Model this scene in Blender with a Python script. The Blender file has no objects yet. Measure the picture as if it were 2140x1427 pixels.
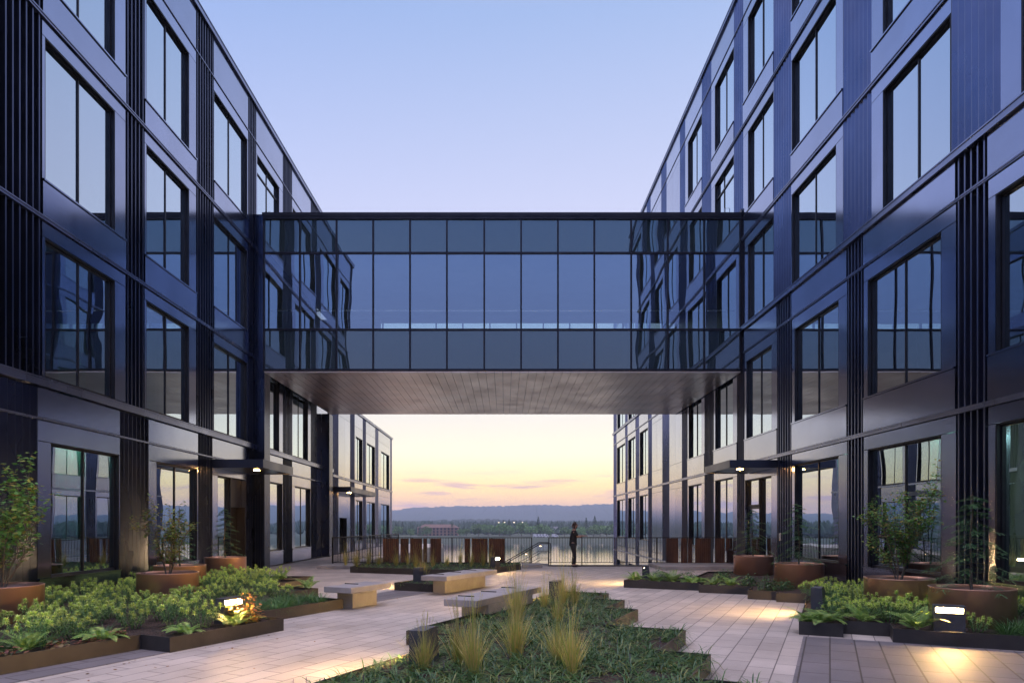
import bpy, math, random
from mathutils import Vector, Matrix
random.seed(11)
R = math.radians
SC = bpy.context.scene
COL = SC.collection
U = random.uniform
# ------------------------------------------------------------------ helpers
def T(a, b):                       # courtyard grid (a along e1, b along e2) -> world x, y
    return (.43*a + .903*b, .903*a - .43*b)

class MB:
    def __init__(s): s.v = []; s.f = []; s.m = []; s.cur = 0
    def add(s, vs, fs):
        o = len(s.v); s.v += vs
        for f in fs: s.f.append(tuple(o+i for i in f)); s.m.append(s.cur)
    def box(s, x0, x1, y0, y1, z0, z1):
        if x0 > x1: x0, x1 = x1, x0
        if y0 > y1: y0, y1 = y1, y0
        if z0 > z1: z0, z1 = z1, z0
        s.add([(x0,y0,z0),(x1,y0,z0),(x1,y1,z0),(x0,y1,z0),(x0,y0,z1),(x1,y0,z1),(x1,y1,z1),(x0,y1,z1)],
              [(0,3,2,1),(4,5,6,7),(0,1,5,4),(1,2,6,5),(2,3,7,6),(3,0,4,7)])
    def abox(s, a0, a1, b0, b1, z0, z1):   # box on the rotated courtyard grid
        q = [T(a0,b0), T(a0,b1), T(a1,b1), T(a1,b0)]
        s.prism(q, z0, z1)
    def bbox(s, x0, x1, y0, y1, z0, z1, c=.01):   # chamfered box
        vs = []; 
        for (z, i) in ((z0, c), (z0+c, 0), (z1-c, 0), (z1, c)):
            for (x, y) in ((x0+i, y0+c+i), (x0+c+i, y0+i), (x1-c-i, y0+i), (x1-i, y0+c+i), (x1-i, y1-c-i), (x1-c-i, y1-i), (x0+c+i, y1-i), (x0+i, y1-c-i)):
                vs.append((x, y, z))
        fs = [tuple(range(7, -1, -1)), tuple(range(24, 32))]
        for k in range(3):
            for j in range(8):
                n = (j+1) % 8
                fs.append((k*8+j, k*8+n, k*8+8+n, k*8+8+j))
        s.add(vs, fs)
    def prism(s, pts, z0, z1):
        n = len(pts)
        ar = sum(pts[i][0]*pts[(i+1) % n][1]-pts[(i+1) % n][0]*pts[i][1] for i in range(n))
        if ar < 0: pts = pts[::-1]
        vs = [(p[0], p[1], z0) for p in pts] + [(p[0], p[1], z1) for p in pts]
        fs = [tuple(range(n-1, -1, -1)), tuple(range(n, 2*n))]
        for i in range(n):
            j = (i+1) % n; fs.append((i, j, n+j, n+i))
        s.add(vs, fs)
    def tube(s, pts, rs, n=6, cap=True):
        if not isinstance(rs, (list, tuple)): rs = [rs]*len(pts)
        P = [Vector(p) for p in pts]; vs = []; fs = []
        for i, p in enumerate(P):
            d = (P[min(i+1, len(P)-1)] - P[max(i-1, 0)])
            if d.length < 1e-9: d = Vector((0,0,1))
            d.normalize()
            ref = Vector((0,0,1)) if abs(d.z) < .95 else Vector((1,0,0))
            u = d.cross(ref).normalized(); w = d.cross(u).normalized()
            for k in range(n):
                t = 2*math.pi*k/n
                q = p + (u*math.cos(t) + w*math.sin(t))*rs[i]
                vs.append((q.x, q.y, q.z))
        for i in range(len(P)-1):
            for k in range(n):
                k2 = (k+1) % n
                fs.append((i*n+k, i*n+k2, i*n+n+k2, i*n+n+k))
        if cap:
            fs.append(tuple(range(n))); fs.append(tuple(range((len(P)-1)*n+n-1, (len(P)-1)*n-1, -1)))
        s.add(vs, fs)
    def lathe(s, prof, n=40, c=(0,0)):
        vs = []; fs = []
        for (r, z) in prof:
            for k in range(n):
                t = 2*math.pi*k/n; vs.append((c[0]+r*math.cos(t), c[1]+r*math.sin(t), z))
        for i in range(len(prof)-1):
            for k in range(n):
                k2 = (k+1) % n; fs.append((i*n+k, i*n+k2, i*n+n+k2, i*n+n+k))
        s.add(vs, fs)
    def leaf(s, p, d, up, L, W, bend=.3, seg=2):     # a strap or lance leaf from p along d
        p = Vector(p); d = Vector(d).normalized(); up = Vector(up)
        sd = d.cross(up)
        if sd.length < 1e-4: sd = Vector((1,0,0))
        sd.normalize(); nn = sd.cross(d)
        if seg == 1:
            m = p + d*L*.5 - nn*bend*L*.2; e = p + d*L - nn*bend*L*.5
            s.add([tuple(p), tuple(m+sd*W/2), tuple(e), tuple(m-sd*W/2)], [(0,1,2,3)])
            return
        vs = []; 
        for i in range(seg+1):
            t = i/seg; c = p + d*L*t*(1-.25*bend*t) - nn*bend*L*t*t*.6
            w = W*.5*(1-.12*abs(2*t-.7) - .75*max(0, t-.55)/.45)
            vs += [tuple(c-sd*w), tuple(c+sd*w)]
        s.add(vs, [(2*i, 2*i+1, 2*i+3, 2*i+2) for i in range(seg)])
    def mesh(s, name, mats, smooth=False):
        me = bpy.data.meshes.new(name)
        me.from_pydata(s.v, [], s.f)
        for m in (mats if isinstance(mats, (list, tuple)) else [mats]): me.materials.append(m)
        if any(s.m): me.polygons.foreach_set('material_index', s.m)
        if smooth: me.polygons.foreach_set('use_smooth', [True]*len(me.polygons))
        me.update(); return me
    def build(s, name, mats, parent=None, smooth=False):
        return link(name, s.mesh(name, mats, smooth), parent)

def link(name, data, parent=None):
    o = bpy.data.objects.new(name, data); COL.objects.link(o)
    if parent: o.parent = parent
    return o
def tag(o, label=None, cat=None, group=None, kind=None):
    if label: o['label'] = label
    if cat: o['category'] = cat
    if group: o['group'] = group
    if kind: o['kind'] = kind
    return o
def thing(name, label, cat, loc=(0,0,0), rz=0, group=None):
    o = bpy.data.objects.new(name, None); COL.objects.link(o)
    o.location = loc; o.rotation_euler = (0,0,rz); o.empty_display_size = .2
    return tag(o, label, cat, group)
def copy_tree(o, parent=None):
    c = o.copy(); COL.objects.link(c)
    if parent: c.parent = parent
    for ch in list(o.children): copy_tree(ch, c)
    return c

# ------------------------------------------------------------------ materials
def mat(name): 
    m = bpy.data.materials.new(name); m.use_nodes = True
    nt = m.node_tree; b = nt.nodes['Principled BSDF']
    return m, nt, b
def N(nt, t, **kw):
    n = nt.nodes.new(t)
    for k, v in kw.items():
        if k.startswith('i_'): n.inputs[k[2:].replace('_', ' ')].default_value = v
        else: setattr(n, k, v)
    return n
def coords(nt, kind='Object', scale=(1,1,1), rot=(0,0,0)):
    tc = N(nt, 'ShaderNodeTexCoord'); mp = N(nt, 'ShaderNodeMapping')
    nt.links.new(tc.outputs[kind], mp.inputs['Vector'])
    mp.inputs['Scale'].default_value = scale; mp.inputs['Rotation'].default_value = rot
    return mp.outputs['Vector']
def noise(nt, vec, scale, detail=4, rough=.55):
    n = N(nt, 'ShaderNodeTexNoise'); n.inputs['Scale'].default_value = scale
    n.inputs['Detail'].default_value = detail; n.inputs['Roughness'].default_value = rough
    nt.links.new(vec, n.inputs['Vector']); return n.outputs['Fac']
def ramp(nt, fac, stops, interp='LINEAR'):
    r = N(nt, 'ShaderNodeValToRGB'); cr = r.color_ramp; cr.interpolation = interp
    while len(cr.elements) < len(stops): cr.elements.new(.5)
    for e, (p, c) in zip(cr.elements, stops): e.position = p; e.color = (c[0], c[1], c[2], 1)
    nt.links.new(fac, r.inputs['Fac']); return r.outputs['Color']
def bump(nt, h, b, strength=.2, dist=.02):
    bp = N(nt, 'ShaderNodeBump'); bp.inputs['Strength'].default_value = strength; bp.inputs['Distance'].default_value = dist
    nt.links.new(h, bp.inputs['Height']); nt.links.new(bp.outputs['Normal'], b.inputs['Normal']); return bp
def noisy(name, c0, c1, scale=3, rough=.6, metallic=0, bmp=0, bscale=None, stretch=(1,1,1), detail=5, r2=None, spec=.5):
    m, nt, b = mat(name)
    v = coords(nt, 'Object', stretch)
    f = noise(nt, v, scale, detail)
    nt.links.new(ramp(nt, f, [(.3, c0), (.7, c1)]), b.inputs['Base Color'])
    b.inputs['Metallic'].default_value = metallic; b.inputs['Roughness'].default_value = rough
    b.inputs['Specular IOR Level'].default_value = spec
    if r2 is not None:
        mr = N(nt, 'ShaderNodeMapRange'); mr.inputs['To Min'].default_value = rough; mr.inputs['To Max'].default_value = r2
        nt.links.new(f, mr.inputs['Value']); nt.links.new(mr.outputs['Result'], b.inputs['Roughness'])
    if bmp: bump(nt, noise(nt, v, bscale or scale*6, 3), b, bmp)
    return m
def leafmat(name, cols, rough=.5, trans=.25):
    m, nt, b = mat(name)
    g = N(nt, 'ShaderNodeNewGeometry')
    n = len(cols)
    c = ramp(nt, g.outputs['Random Per Island'], [(i/max(1, n-1), cols[i]) for i in range(n)])
    oi = N(nt, 'ShaderNodeObjectInfo'); hs = N(nt, 'ShaderNodeHueSaturation')
    mr = N(nt, 'ShaderNodeMapRange'); mr.inputs['To Min'].default_value = .75; mr.inputs['To Max'].default_value = 1.25
    nt.links.new(oi.outputs['Random'], mr.inputs['Value']); nt.links.new(mr.outputs['Result'], hs.inputs['Value'])
    nt.links.new(c, hs.inputs['Color'])
    nt.links.new(hs.outputs['Color'], b.inputs['Base Color']); b.inputs['Roughness'].default_value = rough
    out = nt.nodes['Material Output']; tr = N(nt, 'ShaderNodeBsdfTranslucent'); mx = N(nt, 'ShaderNodeMixShader')
    nt.links.new(hs.outputs['Color'], tr.inputs['Color']); mx.inputs['Fac'].default_value = trans
    nt.links.new(b.outputs[0], mx.inputs[1]); nt.links.new(tr.outputs[0], mx.inputs[2]); nt.links.new(mx.outputs[0], out.inputs['Surface'])
    return m
def emit(name, col, st):
    m, nt, b = mat(name)
    b.inputs['Base Color'].default_value = (0.8,.8,.8,1)
    b.inputs['Emission Color'].default_value = (*col, 1); b.inputs['Emission Strength'].default_value = st
    return m
def glassmat(name, tint, base, gain, refl=(.9,.93,.97), wav=.10, opaque=None):
    m, nt, b = mat(name); out = nt.nodes['Material Output']
    lw = N(nt, 'ShaderNodeLayerWeight'); lw.inputs['Blend'].default_value = .5
    ma = N(nt, 'ShaderNodeMath', operation='MULTIPLY_ADD', use_clamp=True)
    nt.links.new(lw.outputs['Facing'], ma.inputs[0]); ma.inputs[1].default_value = gain; ma.inputs[2].default_value = base
    gl = N(nt, 'ShaderNodeBsdfGlossy'); gl.inputs['Roughness'].default_value = .004; gl.inputs['Color'].default_value = (*refl, 1)
    tc = N(nt, 'ShaderNodeTexCoord')
    nz = noise(nt, tc.outputs['Object'], .55, 1, .4)
    bp = N(nt, 'ShaderNodeBump'); bp.inputs['Strength'].default_value = wav; bp.inputs['Distance'].default_value = .06
    nt.links.new(nz, bp.inputs['Height']); nt.links.new(bp.outputs['Normal'], gl.inputs['Normal'])
    mx = N(nt, 'ShaderNodeMixShader'); nt.links.new(ma.outputs[0], mx.inputs['Fac'])
    if opaque:
        df = N(nt, 'ShaderNodeBsdfDiffuse'); df.inputs['Color'].default_value = (*opaque, 1); under = df
    else:
        under = N(nt, 'ShaderNodeBsdfTransparent'); under.inputs['Color'].default_value = (*tint, 1)
    nt.links.new(under.outputs[0], mx.inputs[1]); nt.links.new(gl.outputs[0], mx.inputs[2]); nt.links.new(mx.outputs[0], out.inputs['Surface'])
    nt.nodes.remove(b)
    return m
def metal(name, col, rough, dirt=.06, bmp=.03, bscale=1.2, metallic=1.0, isl=False):
    m, nt, b = mat(name); v = coords(nt, 'Object')
    f = noise(nt, v, .8, 5)
    c1 = tuple(min(1, c*(1+dirt*2)) for c in col); c0 = tuple(c*(1-dirt*2) for c in col)
    cc = ramp(nt, f, [(.3, c0), (.7, c1)])
    if isl:
        g = N(nt, 'ShaderNodeNewGeometry'); mi = N(nt, 'ShaderNodeMapRange'); mi.inputs['To Min'].default_value = .86; mi.inputs['To Max'].default_value = 1.12
        nt.links.new(g.outputs['Random Per Island'], mi.inputs['Value'])
        vm = N(nt, 'ShaderNodeVectorMath', operation='SCALE'); nt.links.new(cc, vm.inputs[0]); nt.links.new(mi.outputs[0], vm.inputs['Scale']); cc = vm.outputs[0]
    nt.links.new(cc, b.inputs['Base Color'])
    b.inputs['Metallic'].default_value = metallic
    f2 = noise(nt, coords(nt, 'Object', (1,1,.5)), .9, 2)
    mr = N(nt, 'ShaderNodeMapRange'); mr.inputs['From Min'].default_value = .3; mr.inputs['From Max'].default_value = .7
    mr.inputs['To Min'].default_value = rough*.85; mr.inputs['To Max'].default_value = rough*1.2
    nt.links.new(f2, mr.inputs['Value']); nt.links.new(mr.outputs['Result'], b.inputs['Roughness'])
    if bmp: bump(nt, noise(nt, v, bscale, 2), b, bmp, .05)
    return m

M = {}
M['panel'] = metal('satin_metal_panel', (.27,.31,.45), .16, .04, .008, .6, 1, True)
_b = M['panel'].node_tree.nodes['Principled BSDF']; _b.inputs['Coat Weight'].default_value = .8; _b.inputs['Coat Roughness'].default_value = .13
M['pier'] = metal('fluted_metal', (.165,.185,.275), .29, bmp=0)
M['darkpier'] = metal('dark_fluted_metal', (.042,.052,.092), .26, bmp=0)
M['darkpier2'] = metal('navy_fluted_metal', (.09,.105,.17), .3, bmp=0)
M['belt'] = metal('metal_trim', (.25,.27,.37), .28, bmp=0)
M['frame'] = noisy('anodised_window_frame', (.018,.018,.022), (.03,.03,.036), 3, .38, .6)
M['canopy'] = metal('dark_canopy_metal', (.085,.09,.12), .34, bmp=0)
M['glass'] = glassmat('coated_window_glass', (.26,.40,.38), .27, .80, (.78,.90,.98), .085)
M['bglass'] = glassmat('bridge_vision_glass', (.70,.86,.88), .34, .6, (.70,.82,1.0), .15)
M['spandrel'] = glassmat('bridge_spandrel_glass', (0,0,0), .18, .6, (.64,.76,.82), .17, (.03,.05,.062))
M['bframe'] = noisy('bridge_mullion_metal', (.018,.018,.026), (.03,.03,.04), 2, .4, .7)
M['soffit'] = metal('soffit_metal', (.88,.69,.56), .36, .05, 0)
M['interior'] = noisy('interior_wall', (.20,.19,.16), (.28,.27,.23), .6, .8)
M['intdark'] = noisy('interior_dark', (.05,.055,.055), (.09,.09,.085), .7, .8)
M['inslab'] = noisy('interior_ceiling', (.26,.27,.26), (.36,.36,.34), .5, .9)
M['intlight'] = emit('office_lamp', (.75,1,.85), 1.3)
M['intlight2'] = emit('room_lamp', (.88,1,.82), 34)
M['warmwall'] = noisy('cream_interior_wall', (.46,.44,.39), (.54,.51,.46), .6, .85)
M['roof'] = noisy('roof_membrane', (.09,.09,.1), (.15,.15,.16), .5, .9)
M['edging'] = noisy('bronze_steel_edging', (.03,.029,.028), (.06,.054,.05), 2.5, .5, .35, .12, 40)
M['copper'] = metal('copper_pot_metal', (.50,.27,.17), .30, .08, .008, 3, .6)
M['concrete'] = noisy('cast_concrete', (.27,.26,.245), (.40,.385,.36), 2.2, .85, 0, .25, 60)
M['slab'] = noisy('bench_slab_concrete', (.25,.245,.25), (.34,.33,.33), 3, .7, 0, .12, 80)
M['rail'] = noisy('black_railing_metal', (.012,.012,.014), (.025,.024,.026), 4, .42, .6)
M['corten'] = noisy('rusted_steel', (.055,.026,.016), (.17,.075,.038), 3.2, .75, .15, .3, 30, (1,1,.45), 8)
M['boll'] = noisy('charcoal_bollard', (.05,.055,.065), (.085,.09,.10), 5, .55, .3, .1, 70)
M['lamp'] = emit('warm_lamp_bar', (1,.58,.20), 560)
M['lamp2'] = emit('warm_lamp_bar_bright', (1,.58,.20), 1250)
M['down'] = emit('warm_downlight', (1,.48,.13), 170)
M['door'] = noisy('dark_bronze_door', (.03,.024,.02), (.05,.04,.032), 2, .4, .5)
M['handle'] = noisy('steel_handle', (.45,.44,.42), (.6,.58,.56), 4, .25, 1)
M['hotelwall'] = noisy('hotel_brick', (.26,.15,.11), (.34,.20,.15), .2, .9)
M['hotelroof'] = noisy('hotel_roof', (.12,.075,.06), (.17,.10,.08), .3, .9)
M['darkbrick'] = noisy('added_block_brick', (.035,.028,.026), (.06,.05,.045), .6, .9)
M['hwin'] = noisy('hotel_window', (.02,.02,.03), (.05,.05,.06), .3, .2)
M['white'] = noisy('white_paint', (.6,.6,.6), (.75,.75,.75), .3, .6)
M['tyre'] = noisy('tyre_rubber', (.02,.02,.02), (.03,.03,.03), 3, .8)
M['skin'] = noisy('skin', (.38,.22,.16), (.46,.28,.20), 9, .55)
M['hair'] = noisy('brown_hair', (.035,.02,.013), (.07,.04,.025), 30, .5)
M['shirt'] = noisy('black_cotton', (.010,.010,.012), (.02,.02,.022), 9, .85)
M['jeans'] = noisy('black_denim', (.012,.012,.016), (.024,.024,.03), 12, .85)
M['shoe'] = noisy('dark_shoe', (.015,.013,.012), (.03,.025,.022), 9, .5)
M['led'] = emit('stair_led', (1,.6,.25), 12)
M['farlamp'] = emit('far_street_lamp', (1,.8,.5), 4)
# soil
m, nt, b = mat('bark_mulch'); v = coords(nt); vo = N(nt, 'ShaderNodeTexVoronoi'); vo.inputs['Scale'].default_value = 34
nt.links.new(v, vo.inputs['Vector'])
nt.links.new(ramp(nt, vo.outputs['Color'], [(.1, (.012,.008,.006)), (.55, (.035,.02,.014)), (.95, (.085,.05,.032))]), b.inputs['Base Color'])
b.inputs['Roughness'].default_value = .9; bump(nt, vo.outputs['Distance'], b, 1, .03); M['mulch'] = m
# pavers on the rotated courtyard grid
def pavers(name, c1, c2, c3, w=.62, h=.31, mort=.011):
    m, nt, b = mat(name)
    th = math.atan2(.903, .43)
    tc = N(nt, 'ShaderNodeTexCoord'); mp = N(nt, 'ShaderNodeMapping'); mp.inputs['Rotation'].default_value = (0,0,-th)
    nt.links.new(tc.outputs['Object'], mp.inputs['Vector']); v = mp.outputs['Vector']
    br = N(nt, 'ShaderNodeTexBrick'); br.inputs['Scale'].default_value = 1
    br.inputs['Brick Width'].default_value = w; br.inputs['Row Height'].default_value = h
    br.inputs['Mortar Size'].default_value = mort; br.inputs['Mortar Smooth'].default_value = .15; br.inputs['Bias'].default_value = 0
    br.inputs['Color1'].default_value = (*c1, 1); br.inputs['Color2'].default_value = (*c2, 1); br.inputs['Mortar'].default_value = (*c3, 1)
    nt.links.new(v, br.inputs['Vector'])
    nz = noise(nt, v, .9, 6, .6); nf = noise(nt, v, 90, 2, .7)
    mr = N(nt, 'ShaderNodeMapRange'); mr.inputs['From Min'].default_value = .25; mr.inputs['From Max'].default_value = .75
    mr.inputs['To Min'].default_value = .72; mr.inputs['To Max'].default_value = 1.18
    nt.links.new(nz, mr.inputs['Value'])
    mr2 = N(nt, 'ShaderNodeMapRange'); mr2.inputs['From Min'].default_value = .25; mr2.inputs['From Max'].default_value = .75
    mr2.inputs['To Min'].default_value = .82; mr2.inputs['To Max'].default_value = 1.15
    nt.links.new(nf, mr2.inputs['Value'])
    mu = N(nt, 'ShaderNodeMath', operation='MULTIPLY'); nt.links.new(mr.outputs[0], mu.inputs[0]); nt.links.new(mr2.outputs[0], mu.inputs[1])
    mx = N(nt, 'ShaderNodeVectorMath', operation='SCALE'); nt.links.new(br.outputs['Color'], mx.inputs[0]); nt.links.new(mu.outputs[0], mx.inputs['Scale'])
    nt.links.new(mx.outputs[0], b.inputs['Base Color'])
    b.inputs['Roughness'].default_value = .62
    inv = N(nt, 'ShaderNodeMath', operation='SUBTRACT'); inv.inputs[0].default_value = 1; nt.links.new(br.outputs['Fac'], inv.inputs[1])
    ad = N(nt, 'ShaderNodeMath', operation='MULTIPLY_ADD'); nt.links.new(nf, ad.inputs[0]); ad.inputs[1].default_value = .12; nt.links.new(inv.outputs[0], ad.inputs[2])
    bump(nt, ad.outputs[0], b, .55, .006)
    return m
M['paver'] = pavers('light_pavers', (.50,.455,.405), (.39,.355,.32), (.15,.135,.125), mort=.008)
M['darkpaver'] = pavers('dark_pavers', (.17,.16,.17), (.135,.13,.14), (.05,.045,.045), .66, .33)
M['asphalt'] = noisy('lower_ground', (.16,.15,.15), (.22,.21,.20), .3, .9)
M['bankgrass'] = noisy('river_bank_grass', (.035,.05,.022), (.06,.075,.035), .03, .95)
M['farland'] = noisy('far_land', (.03,.045,.025), (.055,.07,.04), .01, .95)
M['hill'] = noisy('forested_hill', (.022,.034,.024), (.05,.062,.04), .012, 1, spec=0)
m, nt, b = mat('river_water'); v = coords(nt, 'Object', (.02,.09,1))
b.inputs['Base Color'].default_value = (.02,.03,.035,1); b.inputs['Roughness'].default_value = .06; b.inputs['IOR'].default_value = 2.0
bump(nt, noise(nt, v, 9, 4, .6), b, .02, 1.0); M['water'] = m
# foliage
M['liri'] = leafmat('liriope_leaf', [(.018,.075,.026), (.035,.125,.036), (.06,.16,.038), (.10,.19,.04), (.24,.24,.05)], .42)
M['fgrass'] = leafmat('feather_grass_blade', [(.28,.40,.06), (.48,.50,.11), (.62,.50,.17), (.72,.56,.24), (.36,.45,.08)], .6)
M['spurge'] = leafmat('spurge_leaf', [(.080,.192,.072), (.128,.272,.088), (.208,.336,.096)], .5)
M['spurgetip'] = leafmat('spurge_tip', [(.332,.529,.097), (.529,.705,.157), (.705,.783,.216), (.431,.587,.117)], .5)
M['fern'] = leafmat('fern_frond', [(.099,.231,.050), (.198,.363,.083), (.330,.446,.099)], .5)
M['sedge'] = leafmat('sedge_blade', [(.032,.112,.032), (.056,.160,.040), (.112,.240,.048)], .45)
M['heuch'] = leafmat('heuchera_leaf', [(.196,.070,.049), (.336,.140,.084), (.140,.168,.056), (.070,.126,.070)], .5)
M['shrub'] = leafmat('shrub_leaf', [(.029,.096,.035), (.056,.160,.048), (.096,.224,.064)], .4)
M['conif'] = leafmat('hemlock_needles', [(.053,.158,.066), (.093,.238,.093), (.132,.290,.105)], .5)
M['maple'] = leafmat('maple_leaf', [(.096,.211,.038), (.173,.307,.058), (.307,.326,.058), (.422,.250,.058)], .5)
M['maple2'] = leafmat('green_maple_leaf', [(.078,.234,.052), (.130,.338,.065), (.234,.416,.078), (.442,.286,.065)], .5)
M['bark'] = noisy('bark', (.10,.075,.055), (.20,.16,.12), 12, .9, 0, .4, 60, (1,1,.3))
M['fartree'] = leafmat('far_tree_leaf', [(.078,.158,.063), (.127,.238,.078), (.189,.300,.095)], .8, .1)
M['farcon'] = leafmat('far_conifer_leaf', [(.024,.056,.032), (.040,.080,.040)], .8, .1)
M['gold'] = leafmat('golden_leaf', [(.34,.26,.04), (.45,.25,.05), (.40,.13,.04), (.22,.26,.05)], .5)
M['fallen'] = leafmat('fallen_leaf', [(.30,.10,.02), (.22,.12,.04), (.12,.07,.035)], .7)
M['flower'] = leafmat('purple_flower', [(.10,.04,.16), (.16,.06,.22)], .6)

# ------------------------------------------------------------------ camera, world
F = 1427.0; H = 1.78
cam = bpy.data.cameras.new('camera'); co = bpy.data.objects.new('camera', cam); COL.objects.link(co)
co.location = (0, 0, H); co.rotation_euler = (R(90), 0, 0)
cam.sensor_width = 36; cam.lens = 36*F/2140; cam.shift_x = 15/2140; cam.shift_y = 379.5/2140
cam.clip_start = .1; cam.clip_end = 12000; SC.camera = co
def lin(c): return tuple(((x/255)/12.92 if x/255 < .04045 else ((x/255+.055)/1.055)**2.4) for x in c)
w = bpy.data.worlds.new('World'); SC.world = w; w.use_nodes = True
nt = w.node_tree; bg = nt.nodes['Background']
tc = N(nt, 'ShaderNodeTexCoord'); sp = N(nt, 'ShaderNodeSeparateXYZ'); nt.links.new(tc.outputs['Generated'], sp.inputs[0])
A = ramp(nt, sp.outputs['Z'], [(0, lin((240,176,150))), (.02, lin((255,190,118))), (.055, lin((255,220,142))), (.10, lin((255,241,208))), (.16, lin((253,247,238))), (.28, lin((222,224,246))), (.42, lin((202,208,240))), (.60, lin((164,186,229))), (.8, lin((188,176,190)))])
B = ramp(nt, sp.outputs['Z'], [(0, lin((190,150,165))), (.08, lin((200,172,190))), (.16, lin((175,180,215))), (.24, lin((160,176,228))), (.34, lin((158,182,240))), (.45, lin((135,168,238))), (.60, lin((105,145,222))), (.8, lin((184,174,192)))])
dt = N(nt, 'ShaderNodeVectorMath', operation='DOT_PRODUCT'); nt.links.new(tc.outputs['Generated'], dt.inputs[0]); dt.inputs[1].default_value = (.42, .907, 0)
mr = N(nt, 'ShaderNodeMapRange', interpolation_type='SMOOTHSTEP'); mr.inputs['From Min'].default_value = -.2; mr.inputs['From Max'].default_value = .95
nt.links.new(dt.outputs['Value'], mr.inputs['Value'])
mx = N(nt, 'ShaderNodeMix', data_type='RGBA'); nt.links.new(mr.outputs[0], mx.inputs['Factor']); nt.links.new(B, mx.inputs['A']); nt.links.new(A, mx.inputs['B'])
# thin streaky clouds low over the horizon
mp = N(nt, 'ShaderNodeMapping'); mp.inputs['Scale'].default_value = (3.2, 3.2, 34); mp.inputs['Location'].default_value = (.9, .35, .2); nt.links.new(tc.outputs['Generated'], mp.inputs['Vector'])
cn = noise(nt, mp.outputs[0], 2.3, 5, .55)
cm = N(nt, 'ShaderNodeMapRange', interpolation_type='SMOOTHSTEP'); cm.inputs['From Min'].default_value = .52; cm.inputs['From Max'].default_value = .66; nt.links.new(cn, cm.inputs['Value'])
ch = N(nt, 'ShaderNodeMapRange', interpolation_type='SMOOTHSTEP'); ch.inputs['From Min'].default_value = .085; ch.inputs['From Max'].default_value = .045; nt.links.new(sp.outputs['Z'], ch.inputs['Value'])
cmu = N(nt, 'ShaderNodeMath', operation='MULTIPLY'); nt.links.new(cm.outputs[0], cmu.inputs[0]); nt.links.new(ch.outputs[0], cmu.inputs[1])
cs = N(nt, 'ShaderNodeMath', operation='MULTIPLY'); nt.links.new(cmu.outputs[0], cs.inputs[0]); cs.inputs[1].default_value = .8
mx2 = N(nt, 'ShaderNodeMix', data_type='RGBA'); nt.links.new(cs.outputs[0], mx2.inputs['Factor']); nt.links.new(mx.outputs['Result'], mx2.inputs['A']); mx2.inputs['B'].default_value = (*lin((190,145,160)), 1)
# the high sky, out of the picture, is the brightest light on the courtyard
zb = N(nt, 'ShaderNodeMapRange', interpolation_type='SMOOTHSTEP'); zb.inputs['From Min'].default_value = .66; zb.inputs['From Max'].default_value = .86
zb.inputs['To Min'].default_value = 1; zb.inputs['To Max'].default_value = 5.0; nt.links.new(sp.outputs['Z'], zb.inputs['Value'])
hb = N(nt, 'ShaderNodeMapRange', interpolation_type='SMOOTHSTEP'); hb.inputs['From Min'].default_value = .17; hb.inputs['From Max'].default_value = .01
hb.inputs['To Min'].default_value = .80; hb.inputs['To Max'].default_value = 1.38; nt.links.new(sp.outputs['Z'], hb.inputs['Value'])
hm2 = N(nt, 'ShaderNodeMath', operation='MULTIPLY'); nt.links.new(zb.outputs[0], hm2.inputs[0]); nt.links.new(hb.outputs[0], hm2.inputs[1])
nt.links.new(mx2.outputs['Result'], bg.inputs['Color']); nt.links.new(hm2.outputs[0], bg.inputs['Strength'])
SC.view_settings.view_transform = 'Standard'; SC.view_settings.look = 'None'; SC.view_settings.exposure = .5; SC.view_settings.gamma = 1
cy = SC.cycles
SC.render.engine = 'CYCLES'
cy.use_denoising = True; cy.max_bounces = 8; cy.diffuse_bounces = 3; cy.glossy_bounces = 4; cy.transmission_bounces = 4; cy.transparent_max_bounces = 16; cy.volume_bounces = 0
cy.sample_clamp_indirect = 6; cy.caustics_reflective = False; cy.caustics_refractive = False
# ------------------------------------------------------------------ facades
class Fac:
    """one courtyard facade: u = depth, w = outwards from the wall plane, z up"""
    def __init__(s, side, X): s.side = side; s.X = X
    def x(s, w): return s.side*(s.X - w)
    def box(s, mb, u0, u1, w0, w1, z0, z1): mb.box(s.x(w0), s.x(w1), u0, u1, z0, z1)
G = .008
def panel(fc, mb, u0, u1, z0, z1, w1=0.0, w0=-.28):
    if u1-u0 < .03 or z1-z0 < .03: return
    fc.box(mb, u0+G, u1-G, w0, w1, z0+G, z1-G)
def cell(fc, mb, u0, u1, z0, z1, win=None, sp=.02, vj=0):
    fc.box(mb, u0+.001, u1-.001, -.262, -.255, z0, z1) if win is None else None
    if win is None:
        if vj:
            for k in range(vj): panel(fc, mb, u0+(u1-u0)*k/vj, u0+(u1-u0)*(k+1)/vj, z0, z1)
        else: panel(fc, mb, u0, u1, z0, z1)
        return
    a, b, c, d = win
    panel(fc, mb, u0, u1, d, z1); 
    if c-z0 > .06:
        panel(fc, mb, u0, u1, z0, c-.035, sp)
        fc.box(mb, u0+G, u1-G, -.20, sp+.03, c-.035, c)
    panel(fc, mb, u0, a, c, d); panel(fc, mb, b, u1, c, d)
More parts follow.
